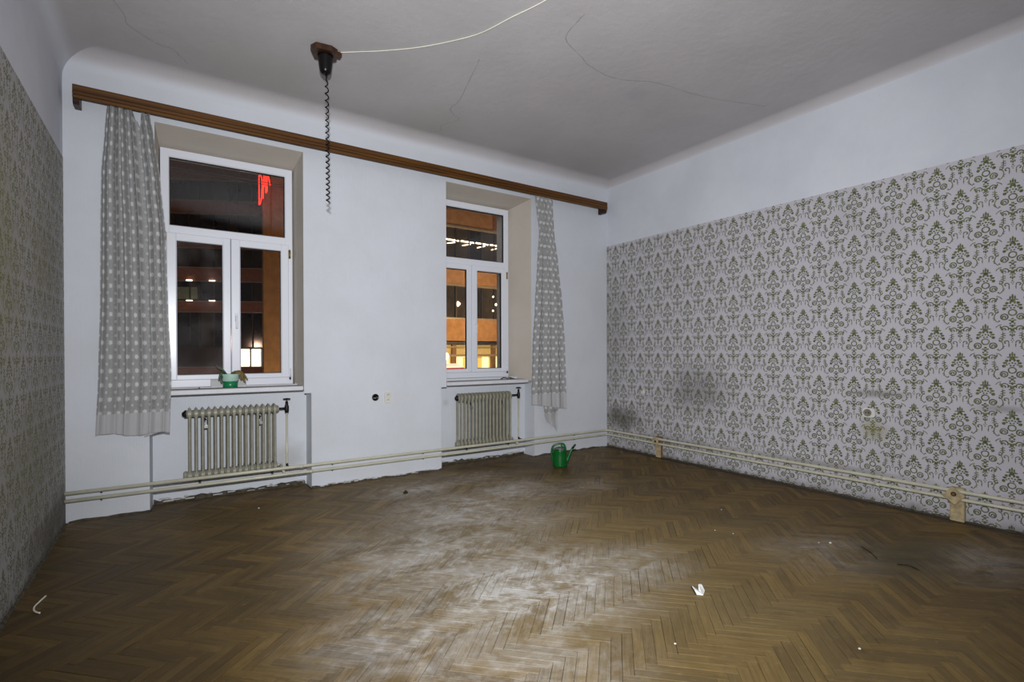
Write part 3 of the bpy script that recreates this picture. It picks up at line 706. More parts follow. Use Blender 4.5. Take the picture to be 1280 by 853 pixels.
# ------------------------------------------------------------------ radiators
def radiator(loc_x, n, valve_x, riser_x, label):
    yF, yB = 5.418, 5.572; z0, z1 = .205, .868; pit = .0505
    root = thing('radiator', (loc_x+.35, 5.49, 0), label, 'radiator', None)
    first = None
    for i in range(n):
        x = loc_x+i*pit
        if first is None:
            m = MB()
            for yy in (yF+.029, yB-.029):
                k0 = len(m.v); m.tube([(x, yy, z0+.055), (x, yy, z0+.10), (x, yy, z1-.10), (x, yy, z1-.055)], [.0135, .0128, .0128, .0135], 12, cap=False)
                for v in m.v[k0:]: v.y = yy+(v.y-yy)*2.15
            for zz in (z0+.052, z1-.052):     # headers joining the columns, rounded at both ends
                hp = []; hh = .047
                for k in range(20):
                    a = 2*PI*k/20; cy = (yF+yB)/2+(yB-yF-.095)/2*(1 if math.cos(a) > 0 else -1)
                    hp.append((x, cy+.0475*math.cos(a), zz+hh*math.sin(a)))
                m.prism(hp, (-.0125, 0, 0), (.0125, 0, 0))
                m.lathe([(.034, -.0252), (.034, .0252)], (x, (yF+yB)/2, zz), 16, 'x')
            m.prism([(x, yF+.004, z1-.03), (x, yF+.03, z1-.004), (x, yB-.03, z1-.004), (x, yB-.004, z1-.03), (x, yB-.01, z1-.04), (x, yF+.01, z1-.04)], (-.004, 0, .008), (.004, 0, .008))
            first = m.build('section', RAD, root)
        else:
            o = first.copy(); COL.objects.link(o); o.parent = root; o.location = (i*pit, 0, 0)
    xl, xr = loc_x-.0255, loc_x+(n-1)*pit+.0255; yc = (yF+yB)/2
    m = MB(); m.lathe([(.036, 0), (.036, .010), (.022, .022), (.018, .030), (.010, .034)], (xl, yc, z1-.052), 12, 'x', M=Matrix.Scale(-1, 3, (1, 0, 0))); m.build('end_plug', IRON, root)
    for zz, mt in ((z0+.052, RAD),):
        m = MB(); m.lathe([(.038, 0), (.038, .012), (.024, .026)], (xl, yc, zz), 12, 'x', M=Matrix.Scale(-1, 3, (1, 0, 0))); m.build('end_plug', mt, root)
    # valve and feed pipes
    m = MB(); m.lathe([(.036, 0), (.034, .012), (.02, .02)], (xr, yc, z1-.052), 12, 'x'); m.build('bush', RAD, root)
    v = MB(); zv = z1-.052
    v.tube([(xr+.015, yc, zv), (riser_x, yc, zv)], .012, 10); v.lathe([(.017, -.045), (.021, -.02), (.021, .02), (.015, .035), (.013, .07)], (riser_x, yc, zv), 12)
    vo = v.build('valve', IRON, root)
    h = MB(); h.lathe([(.005, 0), (.005, .03)], (riser_x, yc, zv+.068), 8); h.lathe([(.012, 0), (.034, .003), (.036, .010), (.012, .014)], (riser_x, yc, zv+.088), 14); h.build('handwheel', IRON, vo)
    r = MB(); r.tube([(riser_x, yc, zv-.04), (riser_x, yc, .29)] + [(riser_x, yc-.0*q, .29-.02*q) for q in (1, 2)], .0105, 10); r.build('riser_pipe', PIPE, root)
    e = MB(); e.tube(spline([(riser_x, yc, .26), (riser_x, yc-.02, .24), (riser_x, 5.36, .236)], 5), .012, 10); e.build('elbow', IRON, root)
    t = MB(); t.tube([(xr, yc, z0+.052), (xr+.05, yc, z0+.052)], .013, 10); t.tube([(xr+.03, yc, z0+.052), (xr+.045, 5.36, .20)], .012, 10); t.build('return_pipe', PIPE, root)
    for q in (2.5, n-3.5):   # holding bolts
        bx = loc_x+q*pit; m = MB(); m.box(bx-.008, bx+.008, yF+.02, yB+.05, .742, .758, .002); m.build('bracket', IRON, root)
        m = MB(); m.box(bx-.016, bx+.016, yF-.004, yF+.006, .683, .715, .002); m.lathe([(.008, 0), (.008, .008)], (bx, yF-.004, .70), 8, 'y', M=Matrix.Scale(-1, 3, (0, 1, 0))); m.box(bx-.004, bx+.004, yF+.002, yF+.02, .70, .757); m.build('bracket_clip', STEEL, root)
    for q in (1, n-2):     # feet pins into the wall under the lower header
        bx = loc_x+(q+.5)*pit; m = MB(); m.box(bx-.01, bx+.01, yF+.02, YN-.0005, z0-.012, z0+.003, .002); m.build('wall_hook', IRON, root)
    return root
radiator(.119, 15, None, .944, 'grey cast iron radiator in the niche under the left window')
radiator(2.893, 15, None, 3.768, 'grey cast iron radiator in the niche under the right window')

# ------------------------------------------------------------------ heating pipes
def pipe(zl, r, label, joints):
    root = thing('heating_pipe', (5.1, 5.25, zl), label, 'pipe', None)
    yy, xx = YW-.06, XR-.06
    arc = [(xx-.05+.05*math.sin(a), yy-.05+.05*math.cos(a), zl) for a in [PI/2*k/6 for k in range(7)]]
    m = MB(); m.tube([(XL+.004, yy, zl+.004), (1.0, yy, zl+.002), (3.2, yy, zl), (xx-.1, yy, zl)]+arc+[(xx, 4.0, zl), (xx, 2.0, zl+.006), (xx, YB+.01, zl)], r, 12)
    m.build('pipe_run', PIPE, root)
    for (ax, t) in joints:
        j = MB()
        if ax == 'x': j.tube([(t-.018, yy, zl), (t+.018, yy, zl)], r*1.12, 12)
        else: j.tube([(xx, t-.02, zl+.003), (xx, t+.02, zl+.003)], r*1.15, 12)
        j.build('weld_sleeve', PIPE, root)
    for t in (-.5, 1.35, 2.35, 4.6):
        j = MB(); j.box(t-.006, t+.006, yy, YW, zl-r-.006, zl-r+.001); j.build('pipe_hook', IRON, root)
    return root
pipe(.2465, .0155, 'upper cream heating pipe running along the window wall and right wall', [('x', 1.05), ('y', 1.9), ('y', 3.1)])
pipe(.185, .0145, 'lower cream heating pipe running along the window wall and right wall', [('x', 1.14), ('y', 1.95)])
# wooden pipe supports on the right wall
def support(y, wd, label, rot, bolt, platecol):
    root = thing('pipe_support', (XR-.03, y, .0), label, 'support', None)
    m = MB(); m.box(XR-.043, XR-.0005, y-wd/2, y+wd/2, .006, .275, .003); m.build('post', OLDWOOD2 if bolt == 'sq' else OLDWOOD, root)
    m = MB(); m.box(XR-.05, XR-.043, y-wd/2, y+wd/2*.85, .007, .165, .002); m.build('facing_board', OLDWOOD, root)
    R = Matrix.Translation((XR-.085, y+.01, .216)) @ Matrix.Rotation(rot, 4, 'X')
    s = .052 if bolt != 'sq' else .043
    m = MB(); m.box(-.006, .006, -s, s, -s, s, .002, M=R); m.build('washer_plate', OLDWOOD, root)
    m = MB()
    if bolt == 'sq': m.box(-.010, -.003, -.013, .013, -.013, .013, .002, M=R); m.build('bolt_head', IRON, root)
    else:
        m.lathe([(.018, -.009), (.018, -.004)], R @ Vector((0, .008, .012)), 14, 'x'); b = m.build('bolt_washer', IRON, root)
        m = MB(); m.lathe([(.011, -.012), (.011, -.006)], R @ Vector((0, .008, .012)), 10, 'x'); m.build('bolt_head', OLDWOOD2, root)
    m = MB(); m.box(XR-.08, XR-.04, y-.005, y+.005, .21, .222); m.build('bolt', IRON, root)
support(1.402, .092, 'wooden pipe support with tilted square plate at the right, near end of the wall', math.radians(38), 'round', None)
support(4.42, .085, 'wooden pipe support with small square washer near the far right corner', math.radians(3), 'sq', None)

# ------------------------------------------------------------------ ceiling rose, coiled flex and cable
RX, RY = 1.04, 4.30
root = thing('ceiling_rose', (RX, RY, ZC), 'black ceiling cup on a brown wooden block with a coiled black flex hanging down', 'ceiling fitting')
m = MB(); hexp = [(-.115, -.02), (-.085, -.085), (.03, -.10), (.085, -.07), (.10, .03), (.06, .09), (-.06, .09)]
m.prism([(RX+x, RY+y, ZC) for x, y in hexp], (0, 0, 0), (0, 0, -.045)); m.build('wooden_block', ROSEW, root)
m = MB(); m.box(RX+.075, RX+.125, RY-.05, RY+.01, ZC-.035, ZC, .004); m.build('cable_block', ROSEW, root)
m = MB(); m.lathe([(.062, 0), (.062, -.012), (.058, -.03), (.046, -.115), (.040, -.135), (.026, -.148), (.012, -.150)], (RX+.005, RY, ZC-.045), 28); cup = m.build('rose_cup', BLACKP, root)
m = MB(); m.lathe([(.011, 0), (.010, -.015), (.006, -.022)], (RX+.012, RY, ZC-.193), 12); m.build('cord_grip', BLACKP, cup)
pts = []; zt, zb = ZC-.205, 2.60; N = 520; turns = 21
for i in range(N+1):
    t = i/N; z = zt+(zb-zt)*(t if t < .95 else t); rr = .0115*min(1, t*12)+.001; tt = t+.12*t*(1-t)*-1
    a = 2*PI*turns*(t*.82+.18*t*t); pts.append((RX+.014+.006*t+rr*math.cos(a), RY+rr*math.sin(a), z))
m = MB(); m.tube(pts, .0045, 6); m.build('coiled_flex', CORDB, root)
cp = spline([(1.15, 4.235, ZC-.012), (1.281, 4.146, ZC-.008), (1.44, 4.027, ZC-.006), (1.64, 3.842, ZC-.008), (1.822, 3.634, ZC-.006), (1.978, 3.398, ZC-.007), (2.08, 3.106, ZC-.006), (2.181, 2.816, ZC-.006), (2.30, 2.3, ZC-.006), (2.35, 1.5, ZC-.006)], 10)
m = MB(); m.tube(cp, .0038, 8); tag(m.build('ceiling_cable', CABLE), 'thin white cable running loosely along the ceiling from the brown rose', 'cable')

# ------------------------------------------------------------------ sockets and small wall fittings
def rounded(cx, cz, w, h, r, n=5):
    out = []
    for (sx, sz, a0) in ((1, 1, 0), (-1, 1, PI/2), (-1, -1, PI), (1, -1, 3*PI/2)):
        for k in range(n+1):
            a = a0+PI/2*k/n; out.append((cx+sx*(w/2-r)+r*math.cos(a), cz+sz*(h/2-r)+r*math.sin(a)))
    return out
root = thing('wall_socket', (1.818, YW, .888), 'open round black wall socket beside the white double socket', 'socket')
m = MB(); m.lathe([(.046, 0), (.045, .005), (.0385, .007), (.0385, .001)], (1.818, YW, .888), 28, 'y', M=Matrix.Scale(-1, 3, (0, 1, 0))); m.build('plaster_ring', PAPERW, root)
m = MB(); m.lathe([(.038, 0), (.038, .010), (.034, .014), (.025, .013), (.022, .0095)], (1.818, YW-.0005, .888), 24, 'y', M=Matrix.Scale(-1, 3, (0, 1, 0))); m.build('socket_body', BLACKP, root)
m = MB(); m.box(1.784, 1.800, YW-.02, YW-.012, .878, .888, .002); m.box(1.836, 1.852, YW-.02, YW-.012, .884, .894, .002); m.tube([(1.80, YW-.018, .883), (1.812, YW-.022, .878), (1.824, YW-.022, .888), (1.836, YW-.018, .889)], .003, 6); m.build('contact', STEEL, root)
root = thing('wall_socket', (1.952, YW, .881), 'white double wall socket, one outlet above the other, on the pier', 'socket')
m = MB(); m.prism([(x, YW, z) for x, z in rounded(1.958, .881, .078, .118, .02)], (0, 0, 0), (0, -.012, 0)); bd = m.build('socket_plate', WPLAST, root)
for z in (.908, .852):
    m = MB(); m.lathe([(.026, 0), (.026, .004), (.021, .004), (.020, .001)], (1.958, YW-.012, z), 20, 'y', M=Matrix.Scale(-1, 3, (0, 1, 0))); m.build('outlet', WPLAST, root)
    m = MB()
    for x in (1.949, 1.967): m.lathe([(.0042, 0), (.0042, .002)], (x, YW-.0125, z), 8, 'y', M=Matrix.Scale(-1, 3, (0, 1, 0)))
    m.lathe([(.003, 0), (.003, .008)], (1.958, YW-.012, z+.011), 8, 'y', M=Matrix.Scale(-1, 3, (0, 1, 0))); m.build('contact_hole', GASKET, root)
root = thing('wall_socket', (XR, 2.04, .815), 'white single wall socket with round dark outlet on the wallpaper', 'socket')
m = MB(); m.prism([(XR-.002, y, z) for y, z in rounded(2.035, .815, .10, .085, .024)], (0, 0, 0), (-.016, 0, 0)); m.build('socket_plate', WPLAST, root)
m = MB(); m.lathe([(.033, -.014), (.033, -.020), (.029, -.021), (.025, -.0175), (.0, -.0172)], (XR-.002, 2.045, .815), 24, 'x'); m.build('outlet', mat('shaded_socket_cup', lin(128, 124, 112), .5, var=.1), root)
m = MB()
for y in (2.034, 2.058): m.lathe([(.0065, -.021), (.0065, -.019)], (XR, y, .815), 8, 'x')
m.build('contact_hole', GASKET, root)
m = MB(); m.lathe([(.003, -.026), (.003, -.018)], (XR, 2.046, .829), 8, 'x'); m.build('earth_pin', STEEL, root)
root = thing('wall_hook', (XR, 4.70, .83), 'small white plastic double hook on the wallpaper near the corner', 'hook')
m = MB(); m.prism([(XR-.002, y, z) for y, z in rounded(4.70, .835, .042, .05, .012)], (0, 0, 0), (-.006, 0, 0)); m.build('hook_plate', WPLAST, root)
m = MB(); m.tube(spline([(XR-.008, 4.70, .845), (XR-.03, 4.70, .825), (XR-.045, 4.70, .835), (XR-.046, 4.70, .855)], 4), .006, 8); m.tube(spline([(XR-.008, 4.71, .825), (XR-.025, 4.72, .812), (XR-.034, 4.722, .825)], 4), .005, 8); m.build('hook', WPLAST, root)

# ------------------------------------------------------------------ watering can
wx, wy = 3.868, 4.76
root = thing('watering_can', (wx, wy, 0), 'green plastic watering can with looped handle and long spout on the floor', 'watering can')
m = MB(); m.lathe([(.082, 0), (.088, .006), (.089, .02), (.083, .12), (.079, .185), (.081, .19), (.076, .19), (.074, .18), (.08, .02), (0, .012)], (wx, wy, 0), 32); body = m.build('body', GREENP, root)
dirr = Vector((RT.x, RT.y, 0)).normalized(); back = Vector((-dirr.y, dirr.x, 0))
def wp(a, z, b=0): return Vector((wx, wy, 0))+dirr*a+back*b+Vector((0, 0, z))
hp = spline([wp(-.083, .07), wp(-.098, .12), wp(-.10, .18), wp(-.085, .235), wp(-.045, .262), wp(.005, .272), wp(.045, .262), wp(.062, .225), wp(.066, .188)], 6)
m = MB(); m.tube(hp, [.013]*len(hp), 10); m.build('handle', GREENP, root)
m = MB(); m.tube(spline([wp(.030, .186), wp(.05, .215), wp(.03, .235), wp(.012, .255)], 5), .009, 8); m.prism([wp(.01, .187, -.07), wp(.078, .187, -.02), wp(.078, .187, .02), wp(.01, .187, .07)], (0, 0, 0), (0, 0, .006)); m.build('splash_guard', GREENP, root)
sp = spline([wp(.076, .05), wp(.098, .10), wp(.122, .165), wp(.15, .215)], 5)
m = MB(); m.tube(sp, [.026-.013*i/(len(sp)-1) for i in range(len(sp))], 12); m.build('spout', GREENP, root)
m = MB(); m.tube([wp(.149, .213), wp(.172, .245), wp(.188, .262)], [.014, .0125, .012], 12); tag(m.build('spout_nozzle', mat('dark_green_nozzle', lin(6, 44, 24), .35), root), 'dark spout nozzle')

# ------------------------------------------------------------------ plant pot and debris on the sills
px, py = .452, 5.545
root = thing('plant_pot', (px, py, 1.04), 'small two tone green plant pot with wilted leaves on the left sill', 'plant pot')
m = MB(); m.lathe([(.058, 0), (.062, .004), (.066, .063)], (px, py, 1.0405), 28); m.build('lower_pot', POTG, root)
m = MB(); m.lathe([(.066, .062), (.071, .07), (.0755, .125), (.077, .132), (.072, .132), (.066, .10), (0, .10)], (px, py, 1.0405), 28); tag(m.build('upper_pot', POTL, root), 'pale green upper rim')
m = MB(); m.lathe([(.068, .112), (.03, .118), (0, .119)], (px, py, 1.0405), 20); m.build('soil', SOIL, root)
def leaf(pts, w, mt):
    p = spline(pts, 6); m = MB(); m.smooth = True; n = len(p)
    for i in range(n):
        t = i/(n-1); a = p[min(i+1, n-1)]-p[max(i-1, 0)]; s = a.cross(Vector((0, -1, .3))).normalized()*w*math.sin(PI*min(1, t*.92+.06))
        m.add([p[i]-s, p[i]+Vector((0, .004, .003)), p[i]+s])
    for i in range(n-1):
        for k in (0, 1): m.face([3*i+k, 3*i+k+1, 3*i+k+4, 3*i+k+3])
    o = m.build('leaf', mt, root, fix=False); md = o.modifiers.new('thick', 'SOLIDIFY'); md.thickness = .0016
    return o
zp = 1.16
leaf([(px-.03, py, zp-.01), (px-.06, py-.02, zp+.03), (px-.085, py-.03, zp+.0), (px-.10, py-.03, zp-.05)], .013, LEAFD)
leaf([(px-.02, py, zp), (px-.06, py, zp+.05), (px-.10, py, zp+.075), (px-.115, py, zp+.10)], .008, LEAFD)
leaf([(px-.06, py-.03, zp+.01), (px-.08, py-.045, zp-.03), (px-.075, py-.05, zp-.075)], .012, LEAFD)
leaf([(px+.0, py, zp), (px+.04, py-.02, zp+.03), (px+.085, py-.03, zp+.01), (px+.11, py-.035, zp-.04), (px+.125, py-.035, zp-.075)], .017, LEAFB)
leaf([(px+.02, py+.01, zp), (px+.07, py, zp+.035), (px+.115, py, zp+.0), (px+.15, py, zp-.05)], .014, LEAFB)
leaf([(px+.03, py-.02, zp-.01), (px+.075, py-.03, zp+.0), (px+.09, py-.04, zp-.05)], .014, LEAFB)
m = MB(); m.tube([(px, py, zp-.01), (px+.01, py, zp+.025), (px+.03, py-.005, zp+.032)], .004, 6); m.build('stem', LEAFB, root)
m = MB()
ra = rounded(px-.005, py+.035, .285, .10, .02, 4)
x0t, x1t, y0t, y1t, h = px-.155, px+.145, py+.078, py+.125, .072
for a in ((x0t, x1t, y0t, y0t+.003), (x0t, x1t, y1t-.003, y1t), (x0t, x0t+.003, y0t, y1t), (x1t-.003, x1t, y0t, y1t)): m.box(*a, 1.0465, 1.0465+h, .001)
m.box(x0t, x1t, y0t, y1t, 1.0465, 1.050); m.box(x0t-.004, x1t+.004, y0t-.004, y0t+.002, 1.0465+h-.006, 1.0465+h, .001)
tag(m.build('plastic_tray', TRAYM), 'low milky plastic tray behind the green plant pot', 'tray')
def scrap(name, loc, pts2, mt, lab, cat, r=.003, group=None):
    m = MB(); m.tube(spline([Vector(loc)+Vector(p) for p in pts2], 5), r, 6); return tag(m.build(name, mt, loc=loc), lab, cat, group)
z6 = 1.0225
scrap('dried_leaf', (3.62, 5.57, z6), [(-.09, -.02, .006), (-.03, .0, .022), (.02, -.01, .010), (.06, .015, .02), (.11, .0, .006)], DARKBIT, 'dark dried curled leaf on the right sill', 'dried leaf', .006)
scrap('dried_twig', (3.70, 5.545, z6), [(-.04, .0, .005), (.0, .01, .012), (.05, .02, .005)], DARKBIT, 'short dark twig near the right end of the right sill', 'twig', .004)
scrap('dead_fly', (.20, 5.60, 1.040), [(-.006, 0, .004), (.0, 0, .006), (.006, 0, .004)], DARKBIT, 'tiny dark dead fly on the left sill beside the tray', 'insect', .004)

# ------------------------------------------------------------------ litter on the floor
root = None
m = MB(); m.tube(spline([(-.605, 3.83, .005), (-.620, 3.76, .005), (-.630, 3.70, .005), (-.624, 3.65, .005), (-.608, 3.615, .005), (-.592, 3.592, .007)], 6), .0042, 8); tag(m.build('bent_wire', CABLE), 'bent white wire hook lying on the dark floor by the left wall', 'wire')
root = thing('plastic_fragment', (2.49, 1.81, 0), 'broken white plastic fragment lying on the bare parquet', 'fragment')
m = MB(); m.prism([(2.470, 1.772, .001), (2.528, 1.802, .001), (2.534, 1.826, .026), (2.512, 1.828, .030), (2.476, 1.800, .008)], (0, 0, 0), (-.002, .004, .002)); m.prism([(2.470, 1.772, .001), (2.476, 1.800, .008), (2.462, 1.840, .028), (2.448, 1.812, .022), (2.446, 1.795, .002)], (0, 0, 0), (.003, .001, .003)); m.build('shell', PAPERW, root)
m = MB(); m.tube([(2.443, 1.800, .004), (2.447, 1.815, .016), (2.460, 1.842, .028)], .0035, 6); m.build('broken_edge', DARKBIT, root)
m = MB(); m.lathe([(.02, 0), (.026, .008), (.012, .022), (.003, .032)], (1.876, 4.685, .0005), 7, smooth=False); tag(m.build('coal_lump', DARKBIT), 'small black lump lying on the dusty floor', 'lump')
def crumb(x, y, s, lab):
    m = MB(); m.lathe([(s*.8, 0), (s, s*.3), (s*.5, s*.7), (s*.1, s*.85)], (x, y, .0008), 6, smooth=False, M=Matrix.Diagonal((1, random.uniform(.5, .9), 1)))
    tag(m.build('plaster_crumb', PAPERW), lab, 'crumb', 'plaster crumbs scattered on the floor')
for (x, y, s, lab) in ((3.90, 1.75, .011, 'largest white plaster crumb beside the greenish grease stain'), (3.84, 1.80, .007, 'small white crumb just left of the crumb by the grease stain'),
    (2.62, 1.05, .008, 'white plaster crumb nearest the bottom right of the photo'), (3.50, 2.25, .006, 'tiny white crumb on the right half, nearer of a close pair'), (3.45, 2.37, .006, 'tiny white crumb on the right half, farther of a close pair'),
    (.62, 4.96, .008, 'white crumb on the dark floor in front of the left radiator'), (1.95, 1.55, .007, 'white crumb at the bottom middle in front of the dusty patch'), (3.95, 2.65, .006, 'lone white crumb on the right, below the wall socket')): crumb(x, y, s, lab)
for (pt, lab) in (([(4.01, 1.60, .003), (3.94, 1.515, .004), (3.853, 1.44, .003)], 'thin black splinter on the greenish grease stain, farther of two'), ([(3.86, 1.335, .003), (3.90, 1.285, .004), (3.872, 1.221, .003)], 'thin black splinter on the greenish grease stain, nearer of two')):
    m = MB(); m.tube(spline(pt, 4), [.0018]+[.0034]*(len(spline(pt, 4))-2)+[.0018], 5); tag(m.build('wood_splinter', DARKBIT), lab, 'splinter')

# ------------------------------------------------------------------ the street outside
GZ = -4.5
STUC = mat('orange_stucco', lin(172, 134, 92), .9, var=.15, vscale=3, bump=.3, bscale=20)
BRICK = mat('red_brown_cladding', lin(140, 98, 80), .9, var=.2, vscale=6, bump=.3, bscale=30)
DARKG = mat('dark_office_glass', lin(34, 34, 40), .12, var=.3, vscale=.7)
DARKG2 = mat('dim_office_glass', lin(60, 56, 46), .15, var=.35, vscale=.8)
MULL = mat('dark_window_metal', lin(44, 40, 40), .5, var=.2)
TRIMM = mat('pale_metal_sill', lin(150, 140, 126), .4, var=.1)
LIT = mat('lit_shop_window', lin(255, 240, 190), .5, emit=lin(255, 236, 180), estr=1.15, var=.1, vscale=2)
LITW = mat('bright_lit_window', lin(255, 250, 225), .5, emit=lin(255, 250, 226), estr=3.0)
CURT = mat('yellow_room_curtain', lin(230, 196, 100), .8, emit=lin(236, 204, 120), estr=.55, var=.15, vscale=3)
TUBE = mat('glowing_tube', lin(255, 235, 205), .5, emit=lin(255, 226, 190), estr=6)
NEON = mat('red_neon_tube', lin(255, 60, 40), .4, emit=(1, .016, .008, 1), estr=5)
ASPH = mat('dark_asphalt', lin(48, 46, 46), .9, var=.2, bump=.4)
m = MB(); m.quad((-60, 6, GZ), (60, 6, GZ), (60, 70, GZ), (-60, 70, GZ)); tag(m.build('ground', ASPH, fix=False), 'dark street surface between the houses', kind='structure')

def facade(root, P0, dr, s0, s1, levels, gz):
    """levels: list of (kind, z0, z1, pane width); dr: unit vector along the facade, facade faces left of dr rotated"""
    d = Vector(dr); nrm = Vector((d.y, -d.x, 0))      # towards us
    def pt(s, z, out=0.0): q = Vector(P0)+d*s+nrm*out; return (q.x, q.y, z)
    def slab(mb, a, b, z0, z1, o0, o1):
        v = [pt(a, z0, o0), pt(b, z0, o0), pt(b, z0, o1), pt(a, z0, o1)]
        mb.prism(v, (0, 0, 0), (0, 0, z1-z0))
    return pt, slab
# farther block, set at an angle
rootA = thing('office_building', (2.4, 42, GZ), 'dark office block with brown bands seen through the left window', 'building')
pt, slab = facade(rootA, (2.4, 42, 0), (.9063, -.4226, 0), -14, 12, None, GZ)
A0, A1 = -13, 11
m = MB(); slab(m, A0, A1, GZ, 17.5, -8, -.35); m.build('core', MULL, rootA)
for z0, z1 in ((13.75, 17.5), (11.35, 12.2), (8.92, 9.92), (6.55, 7.45), (4.35, 5.05), (-.3, .35)):
    m = MB(); slab(m, A0, A1, z0, z1, -.35, 0); m.build('spandrel', BRICK, rootA)
bandsA = ((12.2, 13.75, DARKG), (9.92, 11.35, DARKG), (7.45, 8.92, DARKG2), (5.05, 6.55, DARKG), (.35, 4.35, DARKG))
for bi, (z0, z1, gm) in enumerate(bandsA):
    lo = z0 if bi < 4 else 1.75
    k = 0; s = -4.2
    while s < 5.0:
        wd = .98 if k % 3 else .62
        m = MB(); slab(m, s+.03, s+wd-.03, lo+.06, z1-.06, -.3, -.22); m.build('pane', DARKG2 if (k*7+bi*3) % 5 == 0 else gm, rootA)
        m = MB(); slab(m, s+wd-.035, s+wd+.035, lo, z1, -.34, -.12); m.build('mullion', MULL, rootA)
        s += wd; k += 1
    m = MB(); slab(m, A0, A1, z0-.0, z0+.07, -.2, .05); m.build('sill_strip', TRIMM, rootA)
    m = MB(); slab(m, A0, A1, z1-.06, z1, -.2, .03); m.build('head_strip', TRIMM, rootA)
for s, wd in ((1.70, .60), (2.46, .60), (3.22, .8)):
    m = MB(); slab(m, s, s+wd, .42, 1.66, -.3, -.22); m.build('lit_pane', LITW, rootA)
for s in (-1.75, -.25):  # glowing strips stand in for lamp reflections on the metal sills
    for z in (6.52, 5.09):
        m = MB(); slab(m, s, s+.38, z, z+.06, .05, .10); m.build('sill_glint', TUBE, rootA)
m = MB(); slab(m, -2.55, -1.15, 5.25, 6.1, -.215, -.205); m.build('window_blind', mat('pale_green_blind', lin(120, 140, 122), .7, var=.2), rootA)

# nearer block facing us across the street
rootB = thing('corner_building', (3.4, 25, GZ), 'orange lit house with window bands seen through the right window', 'building')
BX0, BX1, BY = 3.36, 19.5, 25.0
def bx(mb, x0, x1, z0, z1, y0, y1): mb.box(x0, x1, y0, y1, z0, z1)
m = MB(); bx(m, BX0+.2, BX1, GZ, 13, BY+.4, BY+.9); m.build('core', MULL, rootB)
m = MB(); bx(m, BX0, 8.5, GZ, 13, BY, BY+.4); m.build('corner_pier', STUC, rootB)
for z0, z1 in ((8.37, 13), (5.13, 6.35), (2.03, 3.25)):
    m = MB(); bx(m, 8.5, BX1, z0, z1, BY, BY+.4); m.build('spandrel', STUC, rootB)
m = MB(); bx(m, 15.35, BX1, 8.4, 13, BY-.15, BY); m.build('wall_panel', BRICK, rootB)
for z0, z1, gm in ((6.35, 8.37, DARKG2), (3.25, 5.13, DARKG2)):
    x = 11.4
    for k in range(7):
        m = MB(); bx(m, x+.03, x+.80, z0+.05, z1-.05, BY+.26, BY+.34); m.build('pane', gm if k % 3 else DARKG, rootB)
        m = MB(); bx(m, x-.035, x+.035, z0, z1, BY+.12, BY+.3); m.build('mullion', MULL, rootB)
        x += .83
    m = MB(); bx(m, 11, BX1, z1-.07, z1+.03, BY-.05, BY+.2); m.build('head_strip', TRIMM, rootB)
    m = MB(); bx(m, 11, BX1, z0-.04, z0+.06, BY-.06, BY+.2); m.build('sill_strip', TRIMM, rootB)
for k in range(4):    # row of tubes glowing behind the upper glass
    x = 12.45+k*.95; m = MB(); m.tube([(x, BY+.18, 7.62), (x+.8, BY+.18, 7.60)], .035, 8); m.tube([(x+.1, BY+.2, 7.40-.02*k), (x+.6, BY+.2, 7.5)], .02, 8); m.build('ceiling_tube', TUBE, rootB)
for x, z, r in ((13.2, 3.95, .13), (15.55, 4.55, .07), (15.7, 4.1, .07), (15.5, 3.75, .05)):
    m = MB(); m.lathe([(.01, 0), (r, r*.8), (r, r*1.4), (.01, r*2.2)], (x, BY+.2, z), 10); m.build('lamp_globe', TUBE, rootB)
m = MB(); bx(m, 11, BX1, 1.86, 1.96, BY-.12, BY+.2); m.build('cornice', MULL, rootB)
m = MB(); bx(m, 11, BX1, 1.25, 1.82, BY+.2, BY+.3); m.build('transom_light', mat('dim_lit_transom', lin(170, 150, 90), .6, emit=lin(170, 146, 86), estr=.6, var=.1), rootB)
m = MB()
bx(m, 11, BX1, 1.66, 1.72, BY+.02, BY+.08); bx(m, 11, BX1, 1.16, 1.28, BY+.0, BY+.3)
m.build('shop_rail', TRIMM, rootB)
x = 11.6
for k in range(6):
    m = MB(); bx(m, x+.16, x+1.14, -1.2, 1.18, BY+.24, BY+.32); m.build('lit_pane', LIT if k % 2 else CURT, rootB)
    m = MB(); bx(m, x+.62, x+1.0, -1.2, 1.12, BY+.18, BY+.235); m.build('drape', CURT if k % 2 else LIT, rootB)
    m = MB(); bx(m, x-.12, x+.12, -1.2, 1.86, BY+.02, BY+.36); m.build('shop_mullion', mat('brown_shop_frame', lin(120, 94, 52), .6, var=.15) if k == 0 else bpy.data.materials['brown_shop_frame'], rootB)
    x += 1.28
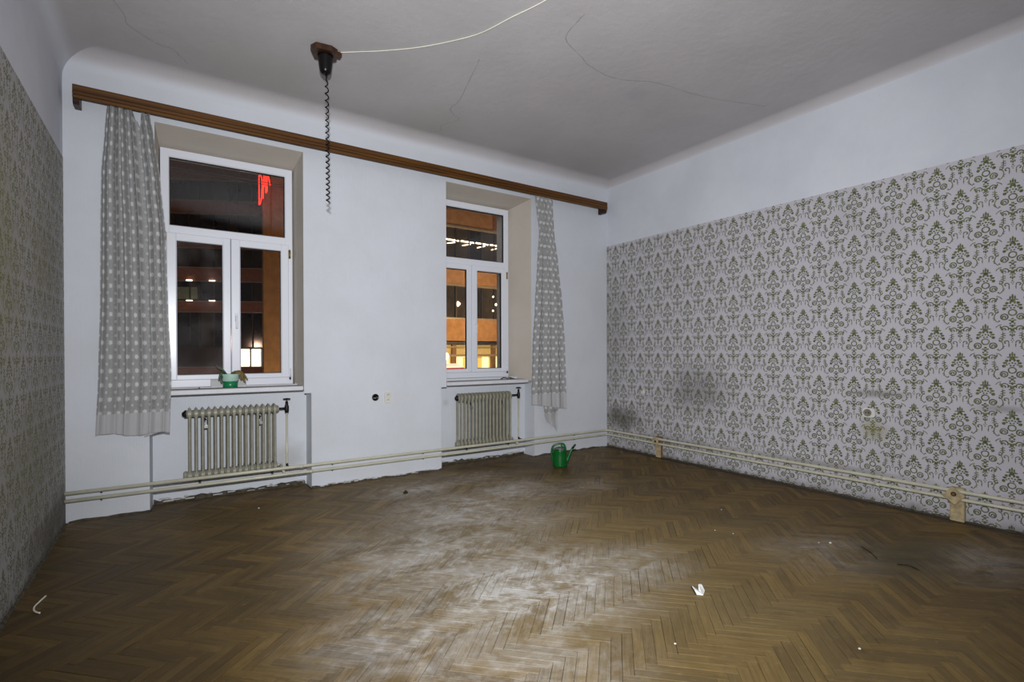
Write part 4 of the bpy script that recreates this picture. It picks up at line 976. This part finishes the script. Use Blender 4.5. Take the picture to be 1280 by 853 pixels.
m = MB(); bx(m, 11, BX1, GZ, -1.2, BY, BY+.4); m.build('plinth', STUC, rootB)
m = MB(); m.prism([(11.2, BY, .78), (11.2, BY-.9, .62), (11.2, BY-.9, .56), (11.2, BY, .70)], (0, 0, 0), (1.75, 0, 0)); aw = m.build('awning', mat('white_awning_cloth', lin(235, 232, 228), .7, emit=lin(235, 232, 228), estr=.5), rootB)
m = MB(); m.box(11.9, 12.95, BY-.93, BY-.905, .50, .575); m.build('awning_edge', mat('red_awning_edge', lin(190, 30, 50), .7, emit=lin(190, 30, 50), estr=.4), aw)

# red neon lettering that stands out from the corner towards us
rootN = thing('neon_sign', (3.2, 25, 8.4), 'red neon lettering standing out from the corner of the orange house', 'neon sign')
SX = 3.2
def glyph(strokes, y0, wd, z0, h):
    m = MB()
    for st in strokes:
        p = [(SX, y0-a*wd, z0+b*h) for a, b in st]
        m.tube(spline(p, 6) if len(p) > 2 else p, .018, 8)
    return m.build('letter', NEON, rootN)
glyph([[(.0, .02), (.0, .5), (.02, 1.0), (.3, 1.0), (.75, .8), (.95, .45), (.7, .1), (.3, -.02), (.0, .02)]], 25.0, 1.0, 7.95, 1.25)
glyph([[(.0, 0), (.22, .5), (.45, 1.0)], [(.45, 1.0), (.7, .5), (.95, 0)], [(.2, .36), (.72, .36)]], 23.85, .95, 7.95, 1.25)
glyph([[(.0, 0), (.0, 1.0)], [(.9, 1.0), (.4, .62), (.0, .45)], [(.3, .58), (.6, .3), (.95, 0)]], 22.75, .9, 7.95, 1.25)
m = MB(); m.box(SX+.06, SX+.14, 21.7, 25, 9.2, 9.3); m.build('sign_bar', MULL, rootN)

# two slack cables over the street
for z, lab in ((5.66, 'thin grey overhead cable outside the left window, upper of two'), (5.60, 'thin grey overhead cable outside the left window, lower of two')):
    m = MB(); m.tube(spline([(-5, 14, z+.12), (-1, 14, z), (1.0, 14, z-.012), (4, 14, z+.01), (9, 14, z+.3)], 8), .011, 6); tag(m.build('overhead_cable', TRIMM), lab, 'cable')
